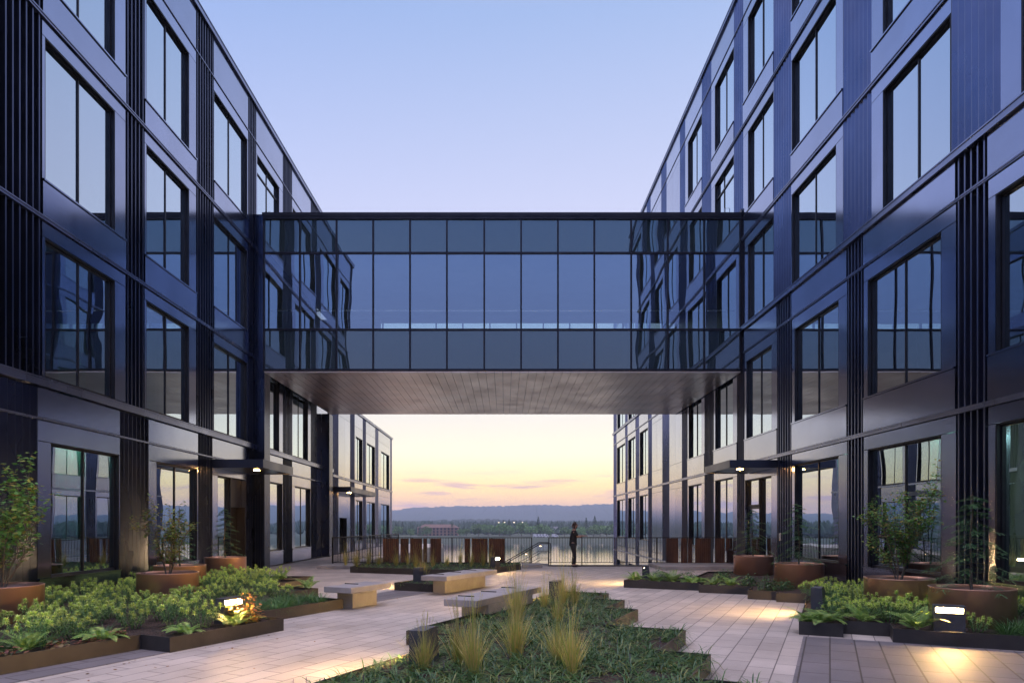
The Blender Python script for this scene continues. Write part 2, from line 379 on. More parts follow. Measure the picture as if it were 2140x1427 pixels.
def pier(fc, root, u0, u1, z0, z1, style='rib', m='pier'):
    mb = MB()
    if style == 'rib':
        fc.box(mb, u0+.003, u1-.003, -.30, -.14, z0, z1)
        n = max(3, round((u1-u0)/.185)); p = (u1-u0)/n
        for k in range(n):
            c = u0 + (k+.5)*p
            for q in ((c-.032, c+.032),): 
                X = [(q[0], -.14), (q[0]+.012, .012), (q[1]-.012, .012), (q[1], -.14)]
                mb.prism([(fc.x(w_), u_) for (u_, w_) in X], z0, z1)
    else:
        fc.box(mb, u0+.003, u1-.003, -.30, -.125, z0, z1)
        n = max(3, round((u1-u0)/.2)); p = (u1-u0)/n
        for k in range(n):
            a = u0 + k*p + .004; b = u0 + (k+1)*p - .004
            mb.prism([(fc.x(w_), u_) for (u_, w_) in ((a, -.125), (a, -.105), (b-.02, .0), (b, .0), (b, -.125))], z0, z1)
    mb.build('pier', M[m], root)
def window(fc, root, u0, u1, z0, z1, mull=(.5,), trans=(), t=.055):
    mb = MB(); w0, w1 = -.16, -.085
    fc.box(mb, u0, u0+t, w0, w1, z0, z1); fc.box(mb, u1-t, u1, w0, w1, z0, z1)
    fc.box(mb, u0+t, u1-t, w0, w1, z0, z0+t); fc.box(mb, u0+t, u1-t, w0, w1, z1-t, z1)
    for q in mull:
        c = u0+(u1-u0)*q; fc.box(mb, c-.022, c+.022, -.15, -.10, z0+t, z1-t)
    for q in trans:
        c = z0+(z1-z0)*q; fc.box(mb, u0+t, u1-t, w0+.005, w1-.003, c-.03, c+.03)
    e = .022; ww0, ww1 = -.084, -.008
    fc.box(mb, u0+.002, u0+e, ww0, ww1, z0+.002, z1-.002); fc.box(mb, u1-e, u1-.002, ww0, ww1, z0+.002, z1-.002)
    fc.box(mb, u0+e, u1-e, ww0, ww1, z1-e, z1-.002)
    o = mb.build('window', M['frame'], root)
    edges = [u0+t] + [u0+(u1-u0)*q for q in mull] + [u1-t]
    for i in range(len(edges)-1):
        g = MB(); x = fc.x(-.125 + random.uniform(-.004, .004)); x2 = x + random.uniform(-.004, .004)
        a, b = edges[i], edges[i+1]
        vs = [(x, a, z0+t), (x2, b, z0+t), (x2, b, z1-t), (x, a, z1-t)]
        g.add(vs if fc.side < 0 else vs[::-1], [(0,1,2,3)])
        g.build('pane', M['glass'], o)
    return o
def belt(fc, root, u0, u1, z0, z1, w=.05, name='belt_course'):
    mb = MB(); fc.box(mb, u0, u1, -.16, w, z0, z1); 
    fc.box(mb, u0, u1, w, w+.018, z1-.03, z1)
    return mb.build(name, M['belt'], root)

def glazed_door(fc, root, u0, u1, z1, name='door', w=-.11, handle_u=None, m='frame'):
    mb = MB(); t = .09
    fc.box(mb, u0, u0+t, w-.05, w, .02, z1); fc.box(mb, u1-t, u1, w-.05, w, .02, z1)
    fc.box(mb, u0+t, u1-t, w-.05, w, z1-t, z1); fc.box(mb, u0+t, u1-t, w-.05, w, .02, .26)
    d = mb.build(name, M[m], root)
    g = MB(); x = fc.x(w-.025); vs = [(x, u0+t, .26), (x, u1-t, .26), (x, u1-t, z1-t), (x, u0+t, z1-t)]
    g.add(vs if fc.side < 0 else vs[::-1], [(0,1,2,3)]); g.build('pane', M['glass'], d)
    hu = handle_u or u0+.15
    h = MB(); 
    p = [(w, .85), (w+.09, .85), (w+.09, 1.2), (w, 1.2)]
    h.tube([(fc.x(a), hu, z) for a, z in p], .013, 6); h.build('handle', M['handle'], d)
    return d
def canopy(fc, root, u0, u1, z0, z1, proj, lights):
    mb = MB(); fc.box(mb, u0, u1, .02, proj, z0+.03, z1)
    fc.box(mb, u0, u1, proj, proj+.03, z0, z1+.02); fc.box(mb, u0-.03, u0, .02, proj+.03, z0, z1+.02); fc.box(mb, u1, u1+.03, .02, proj+.03, z0, z1+.02)
    c = mb.build('canopy', M['canopy'], root)
    for (u, w) in lights:
        d = MB(); d.lathe([(.001, z0+.006), (.085, z0+.006), (.1, z0+.012), (.1, z0+.029)], 20, (fc.x(w), u)); d.build('downlight', M['down'], c)
    return c
def interior(fc, root, u0, u1, floors, deep=7.5, lit=(), wallmat='intdark'):
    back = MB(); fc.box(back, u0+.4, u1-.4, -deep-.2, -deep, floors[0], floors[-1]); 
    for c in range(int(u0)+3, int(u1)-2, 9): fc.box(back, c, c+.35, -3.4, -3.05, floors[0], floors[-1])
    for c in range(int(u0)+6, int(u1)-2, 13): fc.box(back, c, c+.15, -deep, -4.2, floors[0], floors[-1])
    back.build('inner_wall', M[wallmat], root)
    for i, z in enumerate(floors):
        mb = MB(); fc.box(mb, u0+.3, u1-.3, -deep, -.32, z-.42, z-.02); mb.build('floor_slab', M['inslab'], root)
    for (i, ua, ub) in lit:
        lb = MB(); u = ua
        while u < ub:
            fc.box(lb, u, u+1.2, -3.2, -3.05, floors[i]-.47, floors[i]-.425); u += 2.6
        lb.build('indoor_light', M['intlight'], root)

# ---- right building
FR = Fac(1, 9.18)
rb = thing('office_building', 'five storey dark metal clad office block on the right of the courtyard', 'office building', (0,0,0))
RL = [(3.4,4.6),(8.5,9.6),(12.97,13.89),(17.47,18.31),(21.83,23.02),(26.15,27.0),(30.0,31.4),(34.3,35.4),(38.1,39.8),(42.6,43.7),(46.6,47.9),(50.97,52.0),(56.0,57.7)]
RU = [(3.4,4.6),(8.4,9.75),(12.65,14.04),(17.1,18.53),(21.9,23.31),(26.3,27.35),(30.36,31.8),(34.75,35.8),(38.76,40.06),(43.0,44.2),(46.9,48.1),(51.0,52.1),(56.0,57.7)]
wall = MB()
u_end = 57.7
for (a, b) in RL:
    low = -4.6 if a > 28 else .02
    pier(FR, rb, a, b, low, 9.15, 'rib' if a < 25 else 'saw')
for (a, b) in RU: pier(FR, rb, a, b, 9.33, 22.45, 'saw')
rows_lo = [(.02,.68,3.64,3.98), (4.1,4.97,7.92,8.28)]
rows_up = [(9.33,9.36,12.27,12.64), (12.75,13.58,16.55,16.95), (17.05,17.88,20.85,21.2)]
for i in range(12):
    ua, ub = RL[i][1], RL[i+1][0]
    for r, (z0, s0, s1, z1) in enumerate(rows_lo):
        if i in (7, 8): 
            cell(FR, wall, ua, ub, z0, s0-.0, None); cell(FR, wall, ua, ub, s0, s1, None, vj=2); cell(FR, wall, ua, ub, s1, z1, None); continue
        wu = (ua+.48, ub-.2) if i < 9 else (ua+.15, ub-.15)
        if r == 0 and i == 4:
            cell(FR, wall, ua, ub, .02, z1, (ua+.5, ub-.05, .02, 3.42))
            window(FR, rb, 24.7, ub-.05+.0, 2.42, 3.42, ()); 
            glazed_door(FR, rb, 24.72, 26.08, 2.4, handle_u=24.9)
            window(FR, rb, ua+.5, 24.68, .06, 3.42, ())
            continue
        cell(FR, wall, ua, ub, z0, z1, (wu[0], wu[1], s0, s1))
        window(FR, rb, wu[0], wu[1], s0, s1)
    panel(FR, wall, ua, ub, 8.36, 9.15, .02)
    if i >= 5:                                   # lower storey beyond the plaza edge
        cell(FR, wall, ua, ub, -.36, 0.0); cell(FR, wall, ua, ub, -4.6, -.48, (ua+.25, ub-.25, -4.0, -1.15))
        ob = MB(); FR.box(ob, ua+.25, ub-.25, -.16, -.13, -4.0, -1.15); ob.build('lower_window', M['hwin'], rb)
    ua, ub = RU[i][1], RU[i+1][0]
    for r, (z0, s0, s1, z1) in enumerate(rows_up):
        if i in (7, 8):
            cell(FR, wall, ua, ub, z0, s1, None, vj=2); cell(FR, wall, ua, ub, s1, z1); continue
        wu = (ua+.4, ub-.05) if i == 3 else ((ua+.03, ub-.52) if i < 9 else (ua+.12, ub-.3))
        cell(FR, wall, ua, ub, z0, z1, (wu[0], wu[1], s0, s1))
        if r == 1 and i == 5:
            window(FR, rb, wu[0], wu[1], s0, s1, (.62,), (.78,))
            h = MB(); h.tube([(FR.x(a), wu[0]+1.2, z) for a, z in ((-.1,14.4),(-.02,14.4),(-.02,14.95),(-.1,14.95))], .015, 6); h.build('handle', M['handle'], rb)
        else: window(FR, rb, wu[0], wu[1], s0, s1)
    cell(FR, wall, ua, ub, 21.27, 22.45)
wall.box(9.3, 30, 3.4, 3.7, .0, 22.45); wall.box(9.3, 30, 57.4, 57.7, -4.6, 22.45); wall.box(29.7, 30, 3.7, 57.4, -4.6, 22.45)
wall.build('wall', M['panel'], rb)
belt(FR, rb, 3.4, 57.7, 3.99, 4.09, .05); belt(FR, rb, 3.4, 57.7, 8.29, 8.35, .03)
belt(FR, rb, 3.4, 57.7, 9.16, 9.32, .10, 'ledge'); belt(FR, rb, 3.4, 57.7, 12.65, 12.74, .05); belt(FR, rb, 3.4, 57.7, 16.96, 17.04, .05)
belt(FR, rb, 3.4, 57.7, 21.205, 21.262, .01); belt(FR, rb, 3.3, 57.8, 22.46, 22.62, .08, 'parapet_cap'); belt(FR, rb, 28.6, 57.7, -.47, -.37, .05)
ro = MB(); ro.box(9.4, 29.6, 3.8, 57.3, 21.9, 22.2); ro.build('roof', M['roof'], rb)
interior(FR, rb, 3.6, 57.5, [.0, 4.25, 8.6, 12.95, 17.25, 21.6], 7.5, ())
cr = canopy(FR, rb, 22.9, 25.7, 3.64, 3.88, 1.62, [(23.9, .95)])
ww = MB(); FR.box(ww, 7.2, 13.6, -3.3, -3.2, .0, 3.8); FR.box(ww, 13.6, 13.7, -3.3, -.4, .0, 3.8); ww.build('lit_room_wall', M['warmwall'], rb)
wl = MB(); FR.box(wl, 9.0, 12.2, -2.3, -2.2, 3.70, 3.76); wl.build('indoor_light', M['intlight2'], rb); 
def curtain(fc, root, u0, u1, z0, z1, m):
    mb = MB(); n = int((u1-u0)/.05); vs = []
    for k in range(n+1):
        u = u0+(u1-u0)*k/n; w_ = -.75+.05*math.sin(k*1.3)
        vs += [(fc.x(w_), u, z0), (fc.x(w_), u, z1)]
    mb.add(vs, [(2*k, 2*k+2, 2*k+3, 2*k+1) for k in range(n)]); mb.build('curtain', M[m], root)
M['curtain'] = noisy('teal_curtain', (.10,.30,.28), (.16,.40,.36), 2, .9)
for (a, b) in ((14.6, 15.9), (19.5, 20.3)): curtain(FR, rb, a, b, .1, 3.7, 'curtain')
lr = MB()
for u in (14.7, 19.4): FR.box(lr, u, u+1, -.46, -.40, 3.80, 3.84)
lr.build('indoor_light', M['intlight2'], rb)  # lamp strips added out of sight above the window heads to brighten the curtains
ko = MB(); FR.box(ko, 22.55, 22.72, .015, .06, 1.2, 1.46); ko.build('card_reader', M['handle'], rb)

# ---- left building
FL = Fac(-1, 9.72)
lb_ = thing('office_building', 'four storey dark metal clad office block on the left of the courtyard', 'office building', (0,0,0))
LU = [(9.5,10.1),(13.0,14.34),(17.5,18.42),(21.5,22.8),(25.86,26.7),(29.9,31.2),(34.2,35.3),(37.4,38.4)]
LG = [(9.5,10.1),(13.15,14.2),(17.25,18.63),(21.64,22.7),(25.7,26.7),(29.9,31.2),(34.2,35.3),(37.4,38.4)]
wall = MB()
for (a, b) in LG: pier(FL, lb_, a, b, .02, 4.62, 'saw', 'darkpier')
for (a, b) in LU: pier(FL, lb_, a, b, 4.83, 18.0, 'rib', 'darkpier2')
rows = [(4.83,4.87,7.82,8.14), (8.24,9.03,12.05,12.39), (12.49,13.23,16.24,16.62)]
for i in range(7):
    ua, ub = LG[i][1], LG[i+1][0]
    if i == 3:
        cell(FL, wall, ua, ub, .02, 3.94, (ua+.42, ub-.03, .02, 3.4))
        window(FL, lb_, 23.12, 24.25, .06, 3.4, ())
        d = MB(); FL.box(d, 24.3, 25.62, -.42, -.36, .02, 2.35); d = d.build('door', M['door'], lb_)
        h = MB(); h.tube([(FL.x(a), 24.5, z) for a, z in ((-.36,.9),(-.26,.9),(-.26,1.22),(-.36,1.22))], .016, 6); h.build('handle', M['handle'], d)
        q = MB(); FL.box(q, 24.26, 25.66, -.42, -.2, 2.37, 3.4); FL.box(q, 25.63, 25.67, -.42, -.03, .02, 2.37); q.build('door_surround', M['door'], lb_)
    elif i == 0: cell(FL, wall, ua, ub, .02, 3.94, (ua+.3, ub-.05, .62, 3.5)); window(FL, lb_, ua+.3, ub-.05, .62, 3.5)
    elif i == 6: cell(FL, wall, ua, ub, .02, 3.94)
    else:
        cell(FL, wall, ua, ub, .02, 3.94, (ua+.43, ub-.05, .62, 3.5)); window(FL, lb_, ua+.43, ub-.05, .62, 3.5)
    cell(FL, wall, ua, ub, 4.0, 4.62)
    ua, ub = LU[i][1], LU[i+1][0]
    for r, (z0, s0, s1, z1) in enumerate(rows):
        wu = (ua+.03, ub-.08) if i == 3 else ((ua+.1, ub-.48) if i < 6 else (ua+.2, ub-.2))
        if i == 6: cell(FL, wall, ua, ub, z0, z1); continue
        cell(FL, wall, ua, ub, z0, z1, (wu[0], wu[1], s0, s1))
        if r == 2 and i == 4:
            window(FL, lb_, wu[0], wu[1], s0, s1, (.52,), (.8,))
            h = MB(); h.tube([(FL.x(a), wu[0]+1.55, z) for a, z in ((-.1,14.1),(-.02,14.1),(-.02,14.7),(-.1,14.7))], .015, 6); h.build('handle', M['handle'], lb_)
        else: window(FL, lb_, wu[0], wu[1], s0, s1)
    cell(FL, wall, ua, ub, 16.68, 18.0)
wall.box(-9.9, -30, 9.5, 9.8, 0, 18); wall.box(-9.9, -30, 38.1, 38.4, -4.6, 18); wall.box(-29.7, -30, 9.8, 38.1, -4.6, 18)
wall.build('wall', M['panel'], lb_)
belt(FL, lb_, 9.5, 38.4, 3.95, 3.99, .01); belt(FL, lb_, 9.5, 38.4, 4.64, 4.82, .10, 'ledge'); belt(FL, lb_, 9.5, 38.4, 8.15, 8.23, .05)
belt(FL, lb_, 9.5, 38.4, 12.4, 12.48, .05); belt(FL, lb_, 9.5, 38.4, 16.63, 16.67, .01); belt(FL, lb_, 9.4, 38.5, 18.01, 18.2, .08, 'parapet_cap')
ro = MB(); ro.box(-10, -29.6, 9.9, 38.0, 17.4, 17.7); ro.build('roof', M['roof'], lb_)
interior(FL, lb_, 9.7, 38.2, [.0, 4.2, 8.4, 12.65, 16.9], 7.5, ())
for (a, b) in ((15.9, 17.1), (14.5, 15.1), (18.9, 20.1)): curtain(FL, lb_, a, b, .1, 3.7, 'curtain')
for (a, b) in ((16.0, 17.0), (19.6, 21.0)): curtain(FL, lb_, a, b, 4.4, 7.9, 'curtain')
pw = MB(); FL.box(pw, 14.5, 16.6, -2.7, -2.6, 4.3, 6.9); FL.box(pw, 19.0, 21.2, -2.7, -2.6, 4.3, 6.9); pw.build('inner_wall', M['interior'], lb_)
lm0 = MB()
for u in (14.8, 16.0, 19.0, 20.1): FL.box(lm0, u, u+.9, -.46, -.40, 3.66, 3.70); FL.box(lm0, u, u+.9, -.46, -.40, 8.0, 8.04)
lm0.build('indoor_light', M['intlight2'], lb_)  # hidden strips added behind the window heads to light left curtains and partitions
canopy(FL, lb_, 22.66, 25.8, 3.62, 3.88, 1.68, [(24.0, 1.0)])
col_ = MB(); FL.box(col_, 26.42, 27.05, .0, .42, .02, 13.72)
for k in range(4): FL.box(col_, 26.39, 26.421, .03+k*.1, .075+k*.1, .03, 13.7)
col_.build('column', M['darkpier'], lb_)
col_ = MB(); FL.box(col_, 36.2, 36.9, .02, .42, .02, 7.58); col_.build('column', M['darkpier'], lb_)
# ---- left far wing, two storeys
fw = thing('office_wing', 'low two storey metal clad wing beyond the bridge on the left', 'office building', (0,0,0))
W = [(38.45,39.9),(42.9,44.2),(46.7,47.8),(51.2,52.5),(57.9,58.8)]
wall = MB()
for (a, b) in W: pier(FL, fw, a, b, -4.6, 8.95, 'saw')
for i in range(4):
    ua, ub = W[i][1], W[i+1][0]
    if i == 0:
        cell(FL, wall, ua, ub, .02, 3.9, (ua+.25, ub-.9, .02, 2.1)); cell(FL, wall, ua, ub, 4.55, 8.1, None, vj=2)
        dd = MB(); FL.box(dd, ua+.27, ub-.92, -.9, -.85, .02, 2.1); dd.build('door', M['door'], fw)
    else:
        ins = (ua+.35, ub-.1) if i < 3 else (ua+1.2, ub-.5)
        cell(FL, wall, ua, ub, .02, 3.9, (*ins, .6, 3.3)); window(FL, fw, *ins, .6, 3.3)
        cell(FL, wall, ua, ub, 4.55, 8.1, (*ins, 4.6, 7.45)); window(FL, fw, *ins, 4.6, 7.45)
    cell(FL, wall, ua, ub, 3.9, 4.4); cell(FL, wall, ua, ub, 8.1, 8.95); cell(FL, wall, ua, ub, -4.6, 0)
wall.box(-9.9, -30, 58.5, 58.8, -4.6, 8.95); wall.box(-29.7, -30, 38.5, 58.5, -4.6, 8.95)
wall.build('wall', M['panel'], fw)
belt(FL, fw, 38.45, 58.8, 4.41, 4.54, .06, 'ledge'); belt(FL, fw, 38.45, 58.9, 8.96, 9.1, .08, 'parapet_cap')
ro = MB(); ro.box(-9.9, -29.6, 38.5, 58.4, 8.4, 8.7); ro.build('roof', M['roof'], fw)
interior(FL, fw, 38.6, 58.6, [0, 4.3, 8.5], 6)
canopy(FL, fw, 38.5, 46, 3.55, 3.82, 1.02, [(40.2, .55)])
# ------------------------------------------------------------------ glazed bridge
br = thing('glazed_bridge', 'dark glass skybridge crossing between the two office blocks', 'bridge', (0, 26.4, 7.69))
br.location = (0,0,0)
BX0, BX1, BY0, BY1 = -9.28, 9.12, 26.43, 36.5
def bx(px): return (px-1055)*26.43/F
mx_ = [bx(p) for p in (552, 627, 703.5, 780, 857, 934, 1012, 1089, 1166, 1242, 1319, 1395.5, 1471.5, 1547)]
zr = [7.72, 9.26, 12.22, 13.54]
for (yy0, yy1) in ((BY0-.05, BY0+.10), (BY1-.10, BY1+.05)):
    fm = MB(); zr = [7.72, 9.26, 12.22 if yy0 < 30 else 12.52, 13.54]
    for i, x in enumerate(mx_): fm.box(x-.032, x+.032, yy0, yy1, 7.72, 13.54)
    for z in zr[1:3]: fm.box(mx_[0], mx_[-1], yy0+.012, yy1-.012, z-.04, z+.04)
    fm.box(mx_[0]-.03, mx_[-1]+.03, yy0-.02, yy1+.02, 7.66, 7.74); fm.box(mx_[0]-.03, mx_[-1]+.03, yy0-.03, yy1+.03, 13.52, 13.62)
    fm.build('frame', M['bframe'], br)
cp = MB(); cp.box(mx_[0]-.05, mx_[-1]+.05, BY0-.1, BY1+.1, 13.62, 13.76); cp.build('roof', M['bframe'], br)
for (y, sg) in ((BY0, 1), (BY1, -1)):
    zr = [7.72, 9.26, 12.22 if sg > 0 else 12.52, 13.54]
    for r in range(3):
        for i in range(13):
            g = MB(); dy = random.uniform(-.006, .006); dz = random.uniform(-.005, .005)
            a, b = mx_[i]+.03, mx_[i+1]-.03
            vs = [(a, y+dy, zr[r]), (b, y-dy, zr[r]), (b, y-dy+dz, zr[r+1]), (a, y+dy+dz, zr[r+1])]
            g.add(vs if sg > 0 else vs[::-1], [(0,1,2,3)]); g.build('glass_pane', M['bglass' if r == 1 else 'spandrel'], br)
fl = MB(); fl.box(-9.3, 9.1, BY0+.15, BY1-.15, 8.3, 9.05); fl.build('floor_slab', M['inslab'], br)
ce = MB(); ce.box(-9.3, 9.1, BY0+.15, BY1-.15, 12.41, 12.56); ce.build('ceiling', M['inslab'], br)
iw = MB(); iw.box(-9.6, -9.32, BY0+.15, BY1-.15, 9.05, 12.1); iw.box(9.15, 9.17, BY0+.15, BY1-.15, 9.05, 12.1); iw.box(-8.9, -6.0, 33, 33.1, 9.05, 11.6); iw.build('inner_wall', M['warmwall'], br)
hr = MB(); 
for yy in (BY0+.35, BY1-.35): hr.tube([(-9.2, yy, 10.1), (9.0, yy, 10.1)], .025, 6)
hr.build('handrail', M['handle'], br)
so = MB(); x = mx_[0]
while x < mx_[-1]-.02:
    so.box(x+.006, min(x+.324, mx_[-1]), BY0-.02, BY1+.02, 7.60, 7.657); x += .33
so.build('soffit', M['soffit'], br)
su = MB(); su.box(mx_[0], mx_[-1], BY0+.1, BY1-.1, 7.657, 7.9); su.build('deck', M['bframe'], br)
sc = MB(); sc.box(9.13, 9.165, 26.33, 36.6, 7.6, 13.9); sc.build('end_trim', M['bframe'], br)

# ------------------------------------------------------------------ ground, river, hills
g = MB(); g.box(-900, 900, -900, 28.55, -.3, -.012); g.build('ground', M['asphalt'])['kind'] = 'structure'
g = MB(); g.box(-9.9, 9.4, -14, 28.52, -.02, 0); o = g.build('plaza_paving', M['paver']); o['kind'] = 'structure'
g = MB(); g.prism([(-9.6, 28.525), (-7.05, 28.525), (-5.85, 38.6), (-5.4, 59.5), (-9.6, 59.5)], -.3, 0); g.build('side_walkway', M['paver'])['kind'] = 'structure'
g = MB(); g.prism([(-9.6, 28.53), (-7.0, 28.53), (-5.8, 38.6), (-5.3, 59.6), (-9.6, 59.6)], -4.7, -.31); g.box(-7.0, 9.3, 28.3, 28.56, -4.7, -.31); g.build('retaining_wall', M['concrete']); tag(bpy.data.objects['retaining_wall'], 'concrete retaining wall carrying the plaza edge above the river bank', 'wall')
def clip(pts):  # keep polygons on the plaza between the facades
    return pts
dk = MB()
dk.prism([T(2.5, -.38), T(11.72, -.38), T(11.72, .9), T(11.5, 4.2), (9.1, 8.2), (9.1, 4.6), (5.6, .2)], 0, .005)
dk.prism([T(2, -8.78), T(6.5, -8.78), T(6.5, -8.22), T(2, -8.22)], 0, .005)
dk.prism([T(12.5, -10.42), T(15.05, -10.42), T(15.05, -9.3), T(12.5, -9.3)], 0, .005)
dk.build('dark_paving_band', M['darkpaver'])['kind'] = 'structure'
g = MB(); g.add([(-1500,28.6,-4.7),(1500,28.6,-4.7),(1500,40,-5.2),(-1500,40,-5.2),(1500,60,-13),(-1500,60,-13)], [(0,1,2,3),(3,2,4,5)]); g.build('lower_bank', M['bankgrass'])['kind'] = 'structure'
g = MB(); g.add([(-4000,45,-12),(4000,45,-12),(4000,520,-12),(-4000,520,-12)], [(0,1,2,3)]); g.build('river', M['water'])['kind'] = 'structure'
g = MB()
prof = [(486,-12.5),(497,-10.5),(510,-8.8),(560,-8.4),(900,-7.5),(2000,-4),(3400,0)]
xs = [-5000,-2500,-900,-400,0,400,900,2500,5000]
vs = [(x, y, z) for (y, z) in prof for x in xs]; n = len(xs)
g.add(vs, [(j*n+i, j*n+i+1, j*n+n+i+1, j*n+n+i) for j in range(len(prof)-1) for i in range(n-1)]); g.build('far_bank', M['farland'])['kind'] = 'structure'
def hill(name, y0, base, px_prof, step, jag, depth):
    """ridge whose crest follows the skyline heights given as (px x, px y) of the photo"""
    mb = MB(); pts = []
    k = y0/F
    x = -1.15*y0
    def crest(x):
        p = 1055 + x/k
        q = px_prof
        if p <= q[0][0]: y = q[0][1] + 5*math.sin(p*.006) - 5*math.sin(q[0][0]*.006)
        elif p >= q[-1][0]: y = q[-1][1] + 5*math.sin(p*.005) - 5*math.sin(q[-1][0]*.005)
        else:
            for (a, b) in zip(q, q[1:]):
                if a[0] <= p <= b[0]: t = (p-a[0])/(b[0]-a[0]); y = a[1]+(b[1]-a[1])*t; break
        return H + (1093-y)*k
    cols = []
    while x < .75*y0:
        cols.append(x); x += step
    nr = 7
    vs = []
    for x in cols:
        hgt = crest(x)
        for j in range(nr):
            t = j/(nr-1); yy = y0 - depth*(1-t); zz = base + (hgt-base)*(t**.8)
            zz += random.uniform(-jag, jag)*(.3+t) if 0 < j else 0
            vs.append((x, yy + random.uniform(-8, 8)*(0 < j < nr-1), zz))
        vs.append((x, y0+depth, base))
    nr += 1
    mb.add(vs, [(i*nr+j, (i+1)*nr+j, (i+1)*nr+j+1, i*nr+j+1) for i in range(len(cols)-1) for j in range(nr-1)])
    o = mb.build(name, M['hill']); o['kind'] = 'structure'
hill('hills', 3800, -2, [(820,1067),(860,1061),(900,1059),(968,1056),(1010,1058),(1060,1057),(1095,1054),(1150,1055),(1200,1056),(1240,1053),(1285,1053)], 9, 3.2, 900)
hill('low_ridge', 1900, -6, [(820,1090),(900,1088),(960,1085),(1010,1084.5),(1080,1087),(1150,1089),(1285,1088)], 6, 2.2, 500)

# unseen dark block added behind the camera to darken what low metal faces mirror
bb = thing('added_dark_block', 'unseen dark brick block added behind the camera to darken reflections', 'building', (0,0,0))
wb = MB(); wb.box(-70, 70, -62, -46, -.3, 15); wb.build('wall', M['darkbrick'], bb)
rf = MB(); rf.box(-70.4, 70.4, -62.4, -45.6, 15.01, 15.5); rf.build('roof', M['roof'], bb)
wm = MB(); wm.box(-1.1, 1.1, -.06, .06, -1.1, 1.1); wmesh0 = wm.mesh('window', M['hwin'])
for r in range(3):
    for k in range(22): o = link('window', wmesh0, bb); o.location = (-66+k*6.3, -45.97, 2.6+r*4.6)
# ------------------------------------------------------------------ planting beds
SOIL = .15; EDGE = .21
def offset_poly(pts, d):
    n = len(pts); ar = sum(pts[i][0]*pts[(i+1) % n][1]-pts[(i+1) % n][0]*pts[i][1] for i in range(n))
    if ar < 0: pts = pts[::-1]
    out = []
    for i in range(n):
        p0, p1, p2 = Vector(pts[i-1]), Vector(pts[i]), Vector(pts[(i+1) % n])
        d1 = (p1-p0).normalized(); d2 = (p2-p1).normalized()
        n1 = Vector((-d1.y, d1.x)); n2 = Vector((-d2.y, d2.x))
        b = (n1+n2); b = b/max(.2, (1+n1.dot(n2)))
        q = p1 + b*d; out.append((q.x, q.y))
    return pts, out
def inside(p, poly):
    x, y = p; c = False; n = len(poly)
    for i in range(n):
        x1, y1 = poly[i]; x2, y2 = poly[(i+1) % n]
        if (y1 > y) != (y2 > y) and x < (x2-x1)*(y-y1)/(y2-y1)+x1: c = not c
    return c
def bed(label, pts, h=EDGE):
    t = thing('planting_bed', label, 'planter bed', (0,0,0), 0, 'steel edged beds of the courtyard')
    outer, inner = offset_poly(pts, .012); outer2, inner2 = offset_poly(pts, .013)
    n = len(outer); mb = MB()
    vs = [(p[0], p[1], .001) for p in outer] + [(p[0], p[1], h) for p in outer] + [(p[0], p[1], h) for p in inner] + [(p[0], p[1], .001) for p in inner]
    fs = []
    for k in range(3):
        for i in range(n):
            j = (i+1) % n; fs.append((k*n+i, k*n+j, (k+1)*n+j, (k+1)*n+i))
    mb.add(vs, fs); mb.build('edging', M['edging'], t)
    s = MB(); 
    import bmesh
    bm = bmesh.new(); vv = [bm.verts.new((p[0], p[1], SOIL)) for p in inner2]; f_ = bm.faces.new(vv); f_.normal_update()
    bmesh.ops.triangulate(bm, faces=bm.faces[:])
    bmesh.ops.subdivide_edges(bm, edges=bm.edges[:], cuts=5, use_grid_fill=True)
    for v in bm.verts: v.co.z += random.uniform(-.012, .02)
    me = bpy.data.meshes.new('soil'); bm.to_mesh(me); bm.free(); me.materials.append(M['mulch'])
    link('soil', me, t)
    return inner
AB = lambda L: [T(a, b) for a, b in L]
cbed = bed('zigzag bed of low strappy ground cover in the middle of the courtyard', AB([(4,-4.6),(8.4,-4.6),(8.4,-5.6),(10.55,-5.6),(10.55,-5.32),(12.62,-5.32),(12.62,-5.6),(14.9,-5.6),(14.9,-4.5),(13.7,-4.5),(13.7,-3.8),(12.34,-3.8),(12.34,-3.17),(10.24,-3.17),(10.24,-1.92),(8.47,-1.92),(8.47,-1.29),(7.1,-1.29),(7.1,-.6),(4,-.6)]))
sbed = bed('small square bed beside the far concrete bench', AB([(15.12,-10.45),(15.12,-9.28),(17.5,-9.28),(17.5,-10.45)]))
lbed = bed('large bed of spurge and ferns along the left facade', AB([(2.6,-8.79),(6.5,-8.79),(6.5,-8.2),(8.67,-8.2),(8.67,-9.17),(11.4,-9.17),(11.4,-11.2),(13.0,-11.2),(13.0,-13.1),(14.6,-13.1),(14.6,-13.9),(15.9,-13.9)]) + [(-9.3,20.5), (-9.35,22.3), (-9.62,22.3), (-9.62,8.0), (-9.62, 5.6)])
rbed = bed('large stepped bed of spurge and ferns along the right facade', AB([(11.7,.85),(12.3,.85),(12.3,.19),(11.9,.19),(11.9,-.45),(16.6,-.45),(16.6,-1.1),(16.95,-1.1),(16.95,-1.75),(18.,-1.75),(18,-3.05),(18.5,-3.05),(18.5,-5.16),(20.2,-5.16),(20.2,-3.6),(23.0,-3.6)]) + [(9.08,22.7), (9.08, 7.6)] + [T(11.7, 3.8)])
fbed = bed('long far bed of grasses in front of the rusted screen', [(-5.6,24.7), (-1.1,22.75), (.62,26.3), (.62,27.55), (-5.6,27.55)])

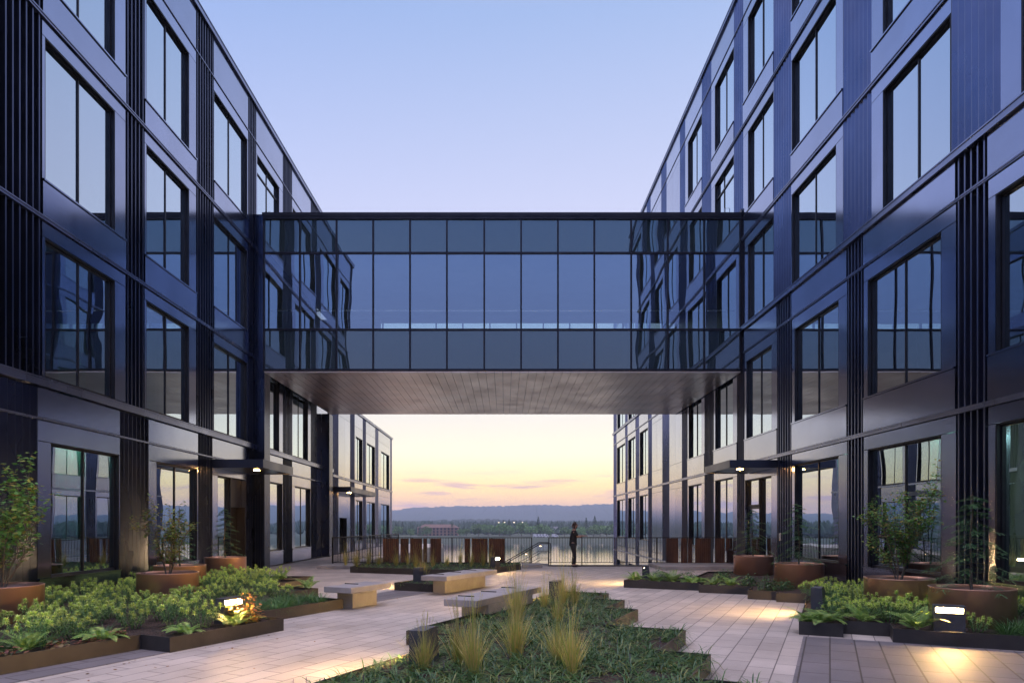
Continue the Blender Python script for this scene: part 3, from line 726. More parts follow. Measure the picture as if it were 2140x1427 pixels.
# ground cover: strap leaved mat (stuff)
def in_mesh(poly, n, mind, avoid=(), tries=40, cond=None):
    xs = [p[0] for p in poly]; ys = [p[1] for p in poly]; out = []
    cellsz = mind; grid = {}
    for _ in range(n*tries):
        if len(out) >= n: break
        p = (U(min(xs), max(xs)), U(min(ys), max(ys)))
        if not inside(p, poly): continue
        if cond and not cond(p): continue
        if any((p[0]-q[0])**2+(p[1]-q[1])**2 < q[2]**2 for q in avoid): continue
        gx, gy = int(p[0]//cellsz), int(p[1]//cellsz); ok = True
        for i in (-1,0,1):
            for j in (-1,0,1):
                for q in grid.get((gx+i, gy+j), ()):
                    if (p[0]-q[0])**2+(p[1]-q[1])**2 < mind**2: ok = False
        if ok: out.append(p); grid.setdefault((gx, gy), []).append(p)
    return out
grass_spots = [(-.9,7.62,.46,200),(-.53,7.95,.56,220),(-.34,7.36,.62,260),(.13,8.25,.66,260),(.72,7.4,.60,230),(.62,7.95,.62,160),(.2,11.1,.82,240),(.86,11.2,.50,140),(.77,13.2,.55,150),(1.15,13.5,.85,190),(1.37,13.45,.6,170)]
lm = MB(); fm_ = MB()
for (x, y) in in_mesh(cbed, 1250, .14, [(g_[0], g_[1], .13) for g_ in grass_spots] + [(-.94,7.94,.25),(1.02,14.6,.25)]):
    if y < 5.6 or U(0,1) < .03 + .55*max(0, math.sin(x*2.9+1+.6*math.sin(y*3))*math.sin(y*2.3+.8*math.sin(x*2))): continue
    k = 28 if y < 11 else 20
    s = U(.8, 1.25)
    for j in range(k):
        t = U(0, 6.283); el = U(.25, 1.25)
        d = (math.cos(t)*math.cos(el), math.sin(t)*math.cos(el), math.sin(el))
        lm.leaf((x+U(-.03,.03), y+U(-.03,.03), SOIL), d, (0,0,1), U(.17,.32)*s, U(.009,.016), U(.9,1.5), 3)
    if U(0,1) < .045:
        h_ = U(.14,.24); fm_.tube([(x, y, SOIL), (x+U(-.02,.02), y, SOIL+h_)], .002, 3)
        for q in range(14): fm_.leaf((x, y, SOIL+h_*(.6+.4*q/14)), (math.cos(q*2.4), math.sin(q*2.4), .5), (0,0,1), .012, .008, 0, 1)
for v_ in [(x, y) for (x, y) in in_mesh(sbed, 60, .15)]:
    for j in range(16):
        t = U(0, 6.283); el = U(.25, 1.25)
        lm.leaf((v_[0], v_[1], SOIL), (math.cos(t)*math.cos(el), math.sin(t)*math.cos(el), math.sin(el)), (0,0,1), U(.13,.22), .01, 1.1, 2)
tag(lm.build('lilyturf_cover', M['liri']), 'dark green strappy lilyturf covering the middle beds', 'ground cover', kind='stuff')
tag(fm_.build('lilyturf_flowers', M['flower']), 'scattered small purple flower spikes among the lilyturf', 'flowers', kind='stuff')

def feather_mesh(h, n, seed):
    random.seed(seed); mb = MB()
    for i in range(n):
        r = abs(random.gauss(0, .038)); t = U(0, 6.283); p = (r*math.cos(t), r*math.sin(t), 0)
        lean = U(.02,.30) if U(0,1) < .8 else U(.3,.6); t2 = t + U(-.8,.8)
        d = (math.cos(t2)*lean, math.sin(t2)*lean, 1)
        mb.leaf(p, d, (math.cos(t2), math.sin(t2), .2), h*U(.45,.95), U(.0035,.0075), -U(.1,.75)*lean*2, 4)
    for i in range(n//14):      # airy seed heads
        t = U(0, 6.283); l = U(.05,.22); L = h*U(1.0,1.45)
        p0 = Vector((0,0,0)); p1 = Vector((math.cos(t)*l*L*.4, math.sin(t)*l*L*.4, L*.6)); p2 = Vector((math.cos(t)*l*L, math.sin(t)*l*L, L))
        mb.tube([p0, p1, p2], .0014, 3)
        for q in range(9): 
            c = p1.lerp(p2, .35+.65*q/9); mb.leaf(c, (U(-1,1), U(-1,1), 1.3), (0,0,1), .035, .003, .2, 1)
    return mb.mesh('blades', M['fgrass'])
labs = ['shortest feathery grass tuft, right in front of the nearest dark bollard', 'feathery straw grass tuft just right of the nearest bollard', 'tall straw grass tuft at the front, second from the nearest bollard', 'feathery grass tuft in the middle of the ground cover bed', 'front right feathery grass tuft nearest the bottom of the photo', 'thin straw grass tuft just behind the front right tuft', 'tall airy grass tuft in front of the near concrete bench', 'small lone grass tuft right of the near bench', 'small grass tuft just below the bollard at the bed end', 'tallest airy grass tuft right of the bollard at the bed end', 'rightmost grass tuft at the far end of the middle bed']
for i, (x, y, h_, n_) in enumerate(grass_spots):
    t = tag(link('feather_grass', feather_mesh(h_, n_, 50+i)), labs[i], 'ornamental grass', 'feathery grass tufts in the middle bed')
    t.location = (x, y, SOIL)
random.seed(5)
fgm = [feather_mesh(.62, 130, 90+k) for k in range(3)]
fs = [(px, y) for px, y in ((745,25.6),(792,26.4),(828,26.2),(868,25.4),(884,19.0),(905,25.2),(935,25.9),(962,26.6),(985,25.6),(1010,26.0),(1026,25.9),(722,26.6),(770,26.8),(852,26.9))]
for i, (px, y) in enumerate(fs):
    o = tag(link('feather_grass', fgm[i % 3]), 'green feathery grass tuft in front of the rusted screen' if y > 20 else 'lone grass tuft in the small square bed beside the far bench', 'ornamental grass', 'grass tufts of the far bed' if y > 20 else None)
    o.location = ((px-1055)*y/F, y, SOIL); o.scale = (U(.8,1.2),)*2 + (U(.7,1.3),); o.rotation_euler = (0,0,U(0,6))
# low cover in the far bed
lm = MB()
for (x, y) in in_mesh(fbed, 330, .15):
    for j in range(12):
        t = U(0, 6.283); el = U(.3, 1.3)
        lm.leaf((x, y, SOIL), (math.cos(t)*math.cos(el), math.sin(t)*math.cos(el), math.sin(el)), (0,0,1), U(.12,.26), .014, 1.0, 2)
tag(lm.build('far_bed_cover', M['liri']), 'low green cover in the far bed under the rusted screen', 'ground cover', kind='stuff')

# spurge, fern, heuchera, shrub prototypes
def spurge_mesh(seed):
    random.seed(seed); mb = MB()
    for k in range(13):
        t = k*2.4; r = .05 + .17*math.sqrt(k/13); 
        base = Vector((r*.5*math.cos(t), r*.5*math.sin(t), 0)); top = Vector((r*1.35*math.cos(t)+U(-.03,.03), r*1.35*math.sin(t)+U(-.03,.03), U(.30,.44)-.4*r))
        mb.cur = 0; mb.tube([base, base.lerp(top,.5)+Vector((0,0,.02)), top], .005, 4)
        for j in range(24):
            q = .35+.65*j/24; c = base.lerp(top, q); ph = j*2.4
            d = (math.cos(ph), math.sin(ph), U(-.35,.35)); mb.leaf(c, d, (0,0,1), U(.065,.09), U(.014,.018), .5, 2)
        mb.cur = 1
        for j in range(34):
            ph = j*2.4; e = j/34*1.45
            d = (math.cos(ph)*math.cos(e), math.sin(ph)*math.cos(e), math.sin(e)-.1)
            mb.leaf(top+Vector((0,0,.012*j/34)), d, (0,0,1), U(.05,.075), U(.013,.018), .7, 2)
    return mb.mesh('leaves', [M['spurge'], M['spurgetip']])
def fern_mesh(seed):
    random.seed(seed); mb = MB()
    for k in range(13):
        t = k*2.399 + U(-.2,.2); L = U(.36,.56); e0 = U(.7,1.35)
        prev = Vector((0,0,0)); p = Vector((0,0,0)); e = e0; ns = 18
        for j in range(ns):
            d = Vector((math.cos(t)*math.cos(e), math.sin(t)*math.cos(e), math.sin(e)))
            q = p + d*L/ns; sd = Vector((-math.sin(t), math.cos(t), 0)); u = j/ns
            wd = .105*math.sin(math.pi*min(1, .12+.88*u)**.8)*(1-.1*u)+.008
            if j > 2:
                for sgn in (1,-1): mb.leaf(p, sd*sgn + d*.45, d.cross(sd)*sgn, wd, .021, .25, 1)
            mb.add([tuple(p-sd*.002), tuple(p+sd*.002), tuple(q+sd*.002), tuple(q-sd*.002)], [(0,1,2,3)])
            p = q; e -= U(.04,.105)
    return mb.mesh('fronds', M['fern'])
def round_leaf(mb, c, d, up, s):
    d = Vector(d).normalized(); sd = d.cross(Vector(up)); sd = sd.normalized() if sd.length > 1e-4 else Vector((1,0,0)); c = Vector(c); nn = sd.cross(d)
    pr = [(0,0),(.32,.30),(.62,.42),(.78,.25),(1,.1),(1,-.1),(.78,-.25),(.62,-.42),(.32,-.30)]
    mb.add([tuple(c+d*s*a+sd*s*b_-nn*s*.25*a*a) for a, b_ in pr], [tuple(range(9))])
def clump_mesh(seed, name, m, n, rad, hgt, ls):
    random.seed(seed); mb = MB()
    for j in range(n):
        t = U(0, 6.283); e = math.asin(U(.05,1)); rr = U(.55,1.0)*(1+.18*math.sin(3*t+seed))
        c = (math.cos(t)*math.cos(e)*rad*rr, math.sin(t)*math.cos(e)*rad*rr, math.sin(e)*hgt*rr)
        round_leaf(mb, c, (math.cos(t)+U(-.6,.6), math.sin(t)+U(-.6,.6), U(-.4,.7)), (0,0,1), ls*U(.7,1.3))
    for k in range(7):
        t = k*.9; mb.tube([(0,0,0), (math.cos(t)*rad*.6, math.sin(t)*rad*.6, hgt*.7)], .004, 3)
    return mb.mesh(name, m)
SP = [spurge_mesh(20+k) for k in range(4)]; FE = [fern_mesh(30+k) for k in range(4)]
HE = [clump_mesh(40+k, 'leaves', M['heuch'], 70, .17, .16, .07) for k in range(2)]
SH = [clump_mesh(44+k, 'leaves', M['shrub'], 420, .30, .36, .055) for k in range(3)]
def sedge_mesh(seed, n=130, h=.28):
    random.seed(seed); mb = MB()
    for i in range(n):
        t = U(0,6.283); r = U(0,.09); el = U(.5,1.45)
        mb.leaf((r*math.cos(t), r*math.sin(t), 0), (math.cos(t)*math.cos(el), math.sin(t)*math.cos(el), math.sin(el)), (0,0,1), h*U(.6,1.2), U(.005,.008), U(.5,1.3), 3)
    return mb.mesh('blades', M['sedge'])
SE = [sedge_mesh(60+k) for k in range(3)]
random.seed(77)
PA = [(-8.4,11.4),(-7.1,14.4),(-8.04,16.9),(-8.55,20.9),(7.55,11.05),(7.49,12.97),(7.6,17.65),(7.9,21.7)]   # pots
avoid = [(x, y, .72) for x, y in PA]
def put(meshes, spots, name, label, cat, group, smin=.85, smax=1.15):
    for i, (x, y) in enumerate(spots):
        o = tag(link(name, meshes[i % len(meshes)]), label, cat, group)
        s = U(smin, smax); o.location = (x, y, SOIL-.01); o.scale = (s, s, s*U(.88,1.12)); o.rotation_euler = (0, 0, U(0, 6.28))
def ab(p): return (.43*p[0]+.903*p[1], .903*p[0]-.43*p[1])
def dist_edge(p, poly):
    d = 9; P = Vector(p)
    for i in range(len(poly)):
        A_, B_ = Vector(poly[i]), Vector(poly[(i+1) % len(poly)]); AB_ = B_-A_
        t = max(0, min(1, (P-A_).dot(AB_)/AB_.length_squared)); d = min(d, (A_+AB_*t-P).length)
    return d
# left bed
av = avoid + [(-4.6,11.3,.42)]
def lcond(p):
    a, b = ab(p)
    fr = (-8.2 if 6.5 < a < 8.7 else (-8.79 if a <= 6.5 else -9.17)) - b
    return p[0] > -9.3 and fr > (.75 if a < 6.4 else .5) and not (8.8 < a < 11.4 and fr < 1.15)
put(SP, in_mesh(lbed, 105, .36, av, 60, lambda p: lcond(p) and dist_edge(p, lbed) > .3), 'spurge', 'rounded yellow green spurge massed in the left bed', 'shrub', 'spurge bushes of the left bed', .78, 1.12)
put(FE, [T(*q) for q in ((7.05,-8.55),(7.9,-8.5),(8.25,-8.9),(5.2,-9.2),(3.9,-9.35),(13.4,-13.4),(14.9,-14.2),(13.2,-11.7),(6.15,-9.1))], 'fern', 'arching green fern near the front edge of the left bed', 'fern', 'ferns of the left bed')
put(HE, [T(*q) for q in ((4.4,-9.15),(4.9,-9.0),(5.55,-9.1),(5.95,-9.05),(6.35,-9.15))], 'coral_bells', 'small reddish leafy plant in the mulch at the front of the left bed', 'plant', 'reddish plants of the left bed')
put(SE, in_mesh(lbed, 46, .2, av, 60, lambda p: 8.8 < ab(p)[0] < 11.3 and .15 < -9.17-ab(p)[1] < 1.15), 'sedge', 'fine dark green sedge between the lit bollard and the short bench', 'grass', 'sedges of the left bed')
put(SE, in_mesh(lbed, 34, .2, av, 60, lambda p: 3.6 < ab(p)[0] < 6.6 and .5 < -8.79-ab(p)[1] < 1.0), 'sedge', 'fine dark green sedge behind the reddish plants at the left edge', 'grass', 'sedges of the left bed')
GO = [clump_mesh(49, 'leaves', M['gold'], 260, .22, .34, .06)]
put(GO, [T(8.32,-8.7)], 'golden_shrub', 'orange golden leafy shrub at the corner of the left bed, right of the lit bollard', 'shrub', None, 1.15, 1.2)
# right bed
av = avoid + [(6.93,10.75,.42),(5.96,13.1,.3),(4.23,20.0,.3)]
put(SP, in_mesh(rbed, 60, .37, av, 60, lambda p: dist_edge(p, rbed) > (.5 if ab(p)[0] < 14 else .3) and ab(p)[0] < 17.2 and p[0] < 8.7 and not (p[0] > 7.2 and p[1] < 10.9)), 'spurge', 'rounded yellow green spurge massed in the right bed', 'shrub', 'spurge bushes of the right bed', .72, 1.05)
put(FE, [T(*q) for q in ((12.2,-.1),(12.6,.5),(12.15,-.33),(12.1,1.2),(12.75,.0),(18.8,-4.9),(18.85,-4.4),(18.8,-3.9),(18.85,-3.4),(18.4,-2.75),(18.3,-2.3),(19.3,-4.0),(19.2,-3.2))], 'fern', 'feathery green fern near the edge of the right bed', 'fern', 'ferns of the right bed', .9, 1.2)
put(SH, [T(*q) for q in ((13.6,.1),(14.9,.1),(15.5,-.1),(16.1,.2),(15.2,.8),(16.3,-.1),(19.6,-4.4),(19.5,-3.6),(19.7,-2.7),(18.9,-1.9),(17.7,-1.35),(18.2,-1.0))], 'low_shrub', 'dark green leafy low shrub in the right bed', 'shrub', 'dark shrubs of the right bed', .8, 1.1)
put(SE, in_mesh(rbed, 60, .19, av, 60, lambda p: p[0] > 7.25 and p[1] < 10.9 and dist_edge(p, rbed) > .12), 'sedge', 'fine green sedge right of the lit bollard in the right bed', 'grass', 'sedges of the right bed', .8, 1.3)
fl_ = MB(); random.seed(3)
for i in range(70):
    if i < 26: x, y = T(U(4.5,8.6), -8.15+abs(random.gauss(0,.35)))
    else: x, y = U(-6,7), U(7.2,24)
    if any(inside((x,y), p) for p in (cbed, sbed, lbed, rbed, fbed)): continue
    c = Vector((x, y, .008)); t = U(0,6.28); L = U(.03,.055)
    d = Vector((math.cos(t), math.sin(t), U(0,.25))); sd = Vector((-math.sin(t), math.cos(t), U(-.2,.3)))
    fl_.add([tuple(c), tuple(c+d*L*.5+sd*L*.35), tuple(c+d*L), tuple(c+d*L*.5-sd*L*.35)], [(0,1,2,3)])
tag(fl_.build('fallen_leaves', M['fallen']), 'scattered small fallen orange leaves on the paving', 'leaves', kind='stuff')
# ------------------------------------------------------------------ pots and trees
pm = MB(); pm.lathe([(.57,.0),(.6,.02),(.6,.585),(.605,.60),(.565,.60),(.56,.5)], 56)
potmesh = pm.mesh('pot', M['copper'], True)
sm_ = MB(); sm_.lathe([(.001,.515),(.30,.52),(.559,.505)], 32); soilmesh = sm_.mesh('soil', M['mulch'])
pl = ['copper coloured round pot at the left edge of the photo', 'copper coloured round pot nearest in the middle of the left bed', 'copper coloured round pot half hidden behind another pot in the left bed', 'copper coloured round pot by the left entrance door', 'copper coloured round pot nearest on the right, behind the lit bollard', 'copper coloured round pot holding the bushy maple on the right', 'copper coloured round pot third from the front on the right', 'copper coloured round pot farthest on the right, by the glass door']
for (x, y), l in zip(PA, pl):
    t = tag(link('round_pot', potmesh), l, 'plant pot', 'copper coloured pots with young trees'); t.location = (x, y, SOIL)
    link('soil', soilmesh, t)
def tube_path(p, d, L, n, wob):
    pts = [Vector(p)]; d = Vector(d).normalized()
    for i in range(n):
        d = (d + Vector((U(-wob,wob), U(-wob,wob), U(-wob*.3,wob*.6)))).normalized(); pts.append(pts[-1]+d*L/n)
    return pts
def star_leaf(mb, c, d, s):
    d = Vector(d).normalized(); up = Vector((U(-.4,.4), U(-.4,.4), 1)); sd = d.cross(up).normalized(); nn = sd.cross(d); c = Vector(c)
    pr = [(0,.04),(.12,.42),(.38,.26),(.55,.52),(.66,.2),(1,0),(.66,-.2),(.55,-.52),(.38,-.26),(.12,-.42),(0,-.04)]
    mb.add([tuple(c+d*s*a+sd*s*b_-nn*s*.2*abs(b_)) for a, b_ in pr], [tuple(range(11))])
def maple(seed, loc, H_, spread, nst, dens, leafm, label, lsz=.062, lean=(0,0)):
    random.seed(seed)
    t = thing('maple_tree', label, 'tree', loc, 0, 'young trees in copper pots')
    wd = MB(); lf = MB()
    def twig(p, d, L, r, lev):
        pts = tube_path(p, d, L, 4, .22); wd.tube(pts, [r, r*.85, r*.7, r*.55, r*.4], 5 if lev < 2 else 3)
        if lev >= 1:
            nl = int(dens*(1.0 if lev == 2 else .6)*L*34)
            for i in range(nl):
                q = pts[min(4, 1+int(U(0,4)))] + Vector((U(-.07,.07), U(-.07,.07), U(-.06,.06)))
                star_leaf(lf, q, (U(-1,1), U(-1,1), U(-.5,.3)), lsz*U(.7,1.25))
        if lev < 2:
            for i in range(5 if lev == 0 else 4):
                b_ = pts[min(4, 1+int(i*.8+U(0,1)))]; dd = (pts[-1]-pts[0]).normalized()*.7 + Vector((U(-1,1), U(-1,1), U(0,.8)))*spread
                twig(b_, dd, L*U(.34,.55), r*.5, lev+1)
    for k in range(nst):
        a = k*6.283/nst + U(-.3,.3); sp = U(.15,.45)*spread
        twig((math.cos(a)*.04, math.sin(a)*.04, 0), (math.cos(a)*sp+lean[0], math.sin(a)*sp+lean[1], 1), H_*U(.62,.85), .013, 0)
    wd.build('trunk', M['bark'], t, True); lf.build('crown', M[leafm], t)
def conifer(seed, loc, H_, rad, label):
    random.seed(seed)
    t = thing('hemlock_tree', label, 'tree', loc, 0, 'young trees in copper pots')
    wd = MB(); lf = MB()
    tp = [Vector((0,0,0))]
    for k in range(8): tp.append(Vector((tp[-1].x+U(-.02,.02), tp[-1].y+U(-.02,.02), H_*(k+1)/8)))
    wd.tube(tp, [.022*(1-k/9)+.002 for k in range(9)], 6)
    nb = 46
    for k in range(nb):
        q = .10+.88*(k/nb); i = min(7, int(q*8)); c = tp[i].lerp(tp[i+1], q*8-i)
        t0 = k*2.4+U(-.3,.3); L = rad*(1.05-q)**.75*U(.65,1.2)+.05
        d = Vector((math.cos(t0), math.sin(t0), U(-.05,.35))); pts = [c]
        for s in range(6):
            d = (d+Vector((U(-.12,.12), U(-.12,.12), -.09))).normalized(); pts.append(pts[-1]+d*L/6)
        wd.tube(pts, [.006*(1-j/8) for j in range(7)], 3)
        for s in range(1, 7):
            p = pts[s]; dd = (pts[s]-pts[s-1]).normalized(); sd = dd.cross(Vector((0,0,1))).normalized()
            for sg in (-1, 1):
                tw = (sd*sg + dd*U(.5,.9) + Vector((0,0,U(-.3,.15)))).normalized(); tl = L*.34*(1.15-s/7)+.03
                for n_ in range(7):
                    pp = p + tw*tl*n_/7 - Vector((0,0,.3*tl*(n_/7)**2))
                    for s2 in (-1,1): lf.leaf(pp, tw*.6 + dd*.2*s2 + tw.cross(Vector((0,0,1)))*s2*.8 + Vector((0,0,U(-.2,.2))), (0,0,1), U(.04,.06), .013, .1, 1)
            for n_ in range(4): lf.leaf(p, dd+Vector((U(-.6,.6), U(-.6,.6), U(-.3,.3))), (0,0,1), .035, .008, .1, 1)
    wd.build('trunk', M['bark'], t, True); lf.build('crown', M['conif'], t)
ZP = SOIL+.52
maple(1, (*PA[0], ZP), 1.75, .8, 6, 1.4, 'maple2', 'young green maple in the pot at the left edge', .075, (.18,-.05))
maple(2, (*PA[1], ZP), 1.35, .95, 7, 1.3, 'maple', 'airy multi stem maple turning yellow in the left bed', .062)
conifer(3, (*PA[2], ZP), 1.5, .34, 'small hemlock behind the airy maple in the left bed')
conifer(4, (*PA[3], ZP), 1.62, .48, 'slim young hemlock by the left entrance door')
conifer(5, (*PA[4], ZP), 1.62, .62, 'sparse young hemlock nearest on the right, behind the lit bollard')
maple(6, (*PA[5], ZP), 1.55, .9, 9, 2.2, 'maple2', 'dense bushy green maple in a pot on the right', .05)
conifer(7, (*PA[6], ZP), 1.66, .60, 'young hemlock in the third pot from the front on the right')
conifer(8, (*PA[7], ZP), 1.6, .55, 'young hemlock in front of the glass door on the right')
random.seed(123)
# ------------------------------------------------------------------ bollard lights
def bollard(label, a, b, face, lm_='lamp2'):
    """wedge of dark metal with a light slot; face = world direction the slot looks to"""
    x, y = T(a, b)
    t = thing('bollard_light', label, 'bollard light', (x, y, SOIL-.04), math.atan2(face[1], face[0]) + math.pi/2, 'dark wedge bollard lights of the beds')
    mb = MB(); w_ = .2; h_ = .45
    # local: slot looks to -y, with a hood above it and a sill below it
    prof = [(-.07, 0), (-.07, h_), (.06, h_), (.11, 0)]
    n = len(prof); vs = [(-w_, p[0], p[1]) for p in prof] + [(w_, p[0], p[1]) for p in prof]
    mb.add(vs, [tuple(range(n-1, -1, -1)), tuple(range(n, 2*n))] + [(i, (i+1) % n, n+(i+1) % n, n+i) for i in range(n)])
    mb.box(-w_, w_, -.125, -.071, .415, h_-.002)
    mb.box(-w_, -w_+.025, -.125, -.071, 0, .415); mb.box(w_-.025, w_, -.125, -.071, 0, .415)
    mb.box(-w_+.025, w_-.025, -.122, -.071, 0, .338)
    mb.build('housing', M['boll'], t)
    l = MB(); l.box(-w_+.027, w_-.027, -.088, -.072, .352, .412); l.build('light_bar', M[lm_], t)
E1 = (.43,.903); E2 = (.903,-.43); nE1 = (-.43,-.903); nE2 = (-.903,.43)
bollard('lit bollard glowing among the spurge of the left bed', 8.2, -8.95, E2, 'lamp')
bollard('lit bollard with a bright bar facing us in the right bed', 12.1, 1.6, nE1, 'lamp')
bollard('dark bollard nearest us at the left side of the middle bed', 6.78, -4.25, (-.97,.24))
bollard('dark bollard at the far end of the middle bed', 13.6, -5.25, (-.96,.28))
bollard('dark bollard standing in the small square bed', 16.0, -10.2, (-.95,.3))
bollard('dark bollard at the left side of the right bed behind the spurge', 14.4, -.18, (-.84,.54))
bollard('small far bollard in the fern bed before the right railing', 19.85, -4.85, (-.97,.22))
bollard('far lit bollard before the rusted screen', 22.25, -11.0, E2, 'lamp')
# ------------------------------------------------------------------ benches
def bench(label, a0, a1, b0, b1, l0, l1, lb0, lb1, clips):
    t = thing('concrete_bench', label, 'bench', (*T((a0+a1)/2, (b0+b1)/2), 0), math.atan2(.903,.43), 'concrete benches of the courtyard')
    L = a1-a0; Wd = b1-b0; ca = (a0+a1)/2; cb = (b0+b1)/2
    s = MB(); s.bbox(-L/2, L/2, -Wd/2, Wd/2, .36, .48, .008); s.build('seat', M['slab'], t)
    l = MB(); l.bbox(l0-ca, l1-ca, -(lb1-cb), -(lb0-cb), .0, .36, .006); l.build('base', M['concrete'], t)
    for k in range(clips):
        c = MB(); x = -L/2+L*(k+.6)/(clips+.2)
        c.box(x-.012, x+.012, Wd*.02, Wd/2+.01, .479, .496); c.box(x-.012, x+.012, Wd/2, Wd/2+.012, .44, .479); c.build('skate_stop', M['rail'], t)
bench('long concrete bench nearest us beside the middle bed', 10.15, 13.0, -6.0, -5.36, 10.6, 12.55, -5.9, -5.36, 3)
bench('long concrete bench farther back beside the small square bed', 14.45, 17.25, -9.2, -8.45, 14.95, 17.2, -9.15, -8.8, 3)
bench('short concrete bench at the end of the left bed', 11.1, 12.5, -9.42, -8.72, 11.5, 12.35, -9.4, -9.0, 1)

# ------------------------------------------------------------------ railings
def railing(label, p0, p1, z0=.06, top=1.2, post=1.55, wide=.05):
    L = math.hypot(p1[0]-p0[0], p1[1]-p0[1]); an = math.atan2(p1[1]-p0[1], p1[0]-p0[0])
    t = thing('guard_railing', label, 'railing', (p0[0], p0[1], 0), an, 'black guard railings of the plaza edge')
    r = MB(); r.box(0, L, -wide/2, wide/2, top-.03, top); r.build('top_rail', M['rail'], t)
    r = MB(); r.box(0, L, -.012, .012, z0+.08, z0+.105); r.build('bottom_rail', M['rail'], t)
    b_ = MB(); n = int(L/.112)
    for k in range(1, n): x = L*k/n; b_.box(x-.006, x+.006, -.006, .006, z0+.105, top-.03)
    b_.build('baluster_infill', M['rail'], t)
    n = max(1, round(L/post))
    for k in range(n+1):
        p = MB(); x = .02+(L-.04)*k/n; p.box(x-.02, x+.02, -.02, .02, 0, top-.031); p.build('post', M['rail'], t)
    return t
RY = 28.42
def rx(px): return (px-1055)*RY/F
railing('black guard railing behind the rusted screen left of the stairs', (rx(695), RY), (rx(1112), RY))
railing('black guard railing the man leans on, right of the stairs', (rx(1146), RY), (rx(1286), RY))
railing('black guard railing with rusted panels before the right building', (rx(1288), RY), (rx(1540), RY))
railing('black guard railing running away along the left walkway', (rx(693), RY+.1), (-5.95, 38.3))
ck = MB(); ck.box(rx(1148), rx(1352), RY-.14, RY+.1, 0.0, .05); tag(ck.build('steel_kerb', M['edging']), 'low dark steel kerb under the railing right of the stairs', 'kerb')
ck = MB(); ck.bbox(rx(1354), rx(1545), 25.9, RY-.1, 0.001, .14, .01); tag(ck.build('concrete_kerb', M['concrete']), 'low concrete plinth before the right railing', 'kerb')
ck = MB(); ck.bbox(-7.35, -5.75, 26.7, RY-.1, 0.001, .12, .01); tag(ck.build('concrete_kerb', M['concrete']), 'low concrete plinth at the left end of the railing', 'kerb')
ck = MB(); ck.bbox(.70, 1.5, 27.3, RY+.02, 0.001, .13, .01); tag(ck.build('concrete_kerb', M['concrete']), 'short concrete block at the head of the stairs', 'kerb')
def screen(label, spans, y, z0, z1):
    t = thing('rusted_screen', label, 'screen', (0, y, 0))
    for (a, b) in spans:
        x0 = (a-1055)*y/F; x1 = (b-1055)*y/F; mb = MB(); n = max(2, round((x1-x0)/.085)); p = (x1-x0)/n
        d = U(0,.05)
        pts = []
        for k in range(n): 
            pts += [(x0+k*p, d), (x0+k*p+p*.35, d), (x0+k*p+p*.5, d+.03), (x0+k*p+p*.85, d+.03)]
        pts += [(x1, d)]; bk = [(q[0], q[1]+.006) for q in pts[::-1]]
        allp = pts+bk; m_ = len(allp)
        h = len(pts)
        vs = [(q[0], q[1], z0) for q in allp]+[(q[0], q[1], z1) for q in allp]
        fs = []
        for k in range(m_): 
            j = (k+1) % m_; fs.append((k, j, m_+j, m_+k))
        for k in range(h-1): fs.append((m_+k, m_+k+1, m_+m_-2-k, m_+m_-1-k))
        mb.add(vs, fs); mb.build('corrugated_panel', M['corten'], t)
screen('row of rusted corrugated steel panels along the far bed', [(800,833),(837,854),(857,882),(884.5,892),(899,922),(971,982.5),(986,1019),(1022,1055)], 27.85, .1, 1.16)
screen('row of rusted corrugated steel panels before the right building', [(1393,1418),(1423,1436),(1438,1447),(1453,1486),(1495,1515),(1517.5,1528)], 28.3, .1, 1.16)
# stairs down to the left, behind the railing
st = thing('plaza_stairs', 'concrete stairs with sloping black handrails going down to the river', 'stairs', (0,0,0))
tr = MB()
for k in range(14):
    x1 = rx(1150) - k*.30; tr.box(x1-.30, x1, RY+.25, RY+1.95, -.17*k-.45, -.17*k-.0-.003)
tr.build('steps', M['concrete'], st)
for yy in (RY+.3, RY+1.85):
    x0 = 1.93
    hd = MB()
    for zz in (.93, .55, .25):
        hd.tube([(x0, yy, zz), (x0-.42, yy, zz), (x0-.42-3.0, yy, zz-1.7)], .021 if zz > .9 else .012, 6)
    for k in range(4):
        x = x0-k*.85 if k else x0; zb = 0 if k == 0 else -.17*max(0, (x0-.42-x))/.3
        hd.tube([(x, yy, zb-.1), (x, yy, .93 if k == 0 else .93-(x0-.42-x)*1.7/3.0)], .018, 6)
    hd.build('handrail', M['rail'], st)
le = MB()
for k in range(3): le.box(1.5-.6*k-.03, 1.5-.6*k+.03, RY+.28, RY+.32, .86-.34*k-.045, .86-.34*k-.03)
le.build('rail_light', M['led'], st)

# ------------------------------------------------------------------ the man at the railing
def skin(name, verts, edges, material, parent, sub=2, root=0):
    me = bpy.data.meshes.new(name); me.from_pydata([v[:3] for v in verts], edges, [])
    o = bpy.data.objects.new(name, me); COL.objects.link(o)
    md = o.modifiers.new('skin', 'SKIN'); 
    sv = me.skin_vertices[0].data
    for i, v in enumerate(verts):
        r = v[3]; sv[i].radius = r if isinstance(r, tuple) else (r, r); sv[i].use_root = (i == root)
    md.use_smooth_shade = True
    s2 = o.modifiers.new('sub', 'SUBSURF'); s2.levels = sub; s2.render_levels = sub
    dg = bpy.context.evaluated_depsgraph_get(); dg.update()
    m2 = bpy.data.meshes.new_from_object(o.evaluated_get(dg)); m2.name = name
    bpy.data.objects.remove(o)
    m2.materials.clear(); m2.materials.append(material)
    for p in m2.polygons: p.use_smooth = True
    return link(name, m2, parent)
man = thing('person', 'man in black T-shirt and dark trousers leaning on the railing, looking right', 'person', (2.80, 28.02, .0), 0)
man.scale = (1.13, 1.13, 1.03)
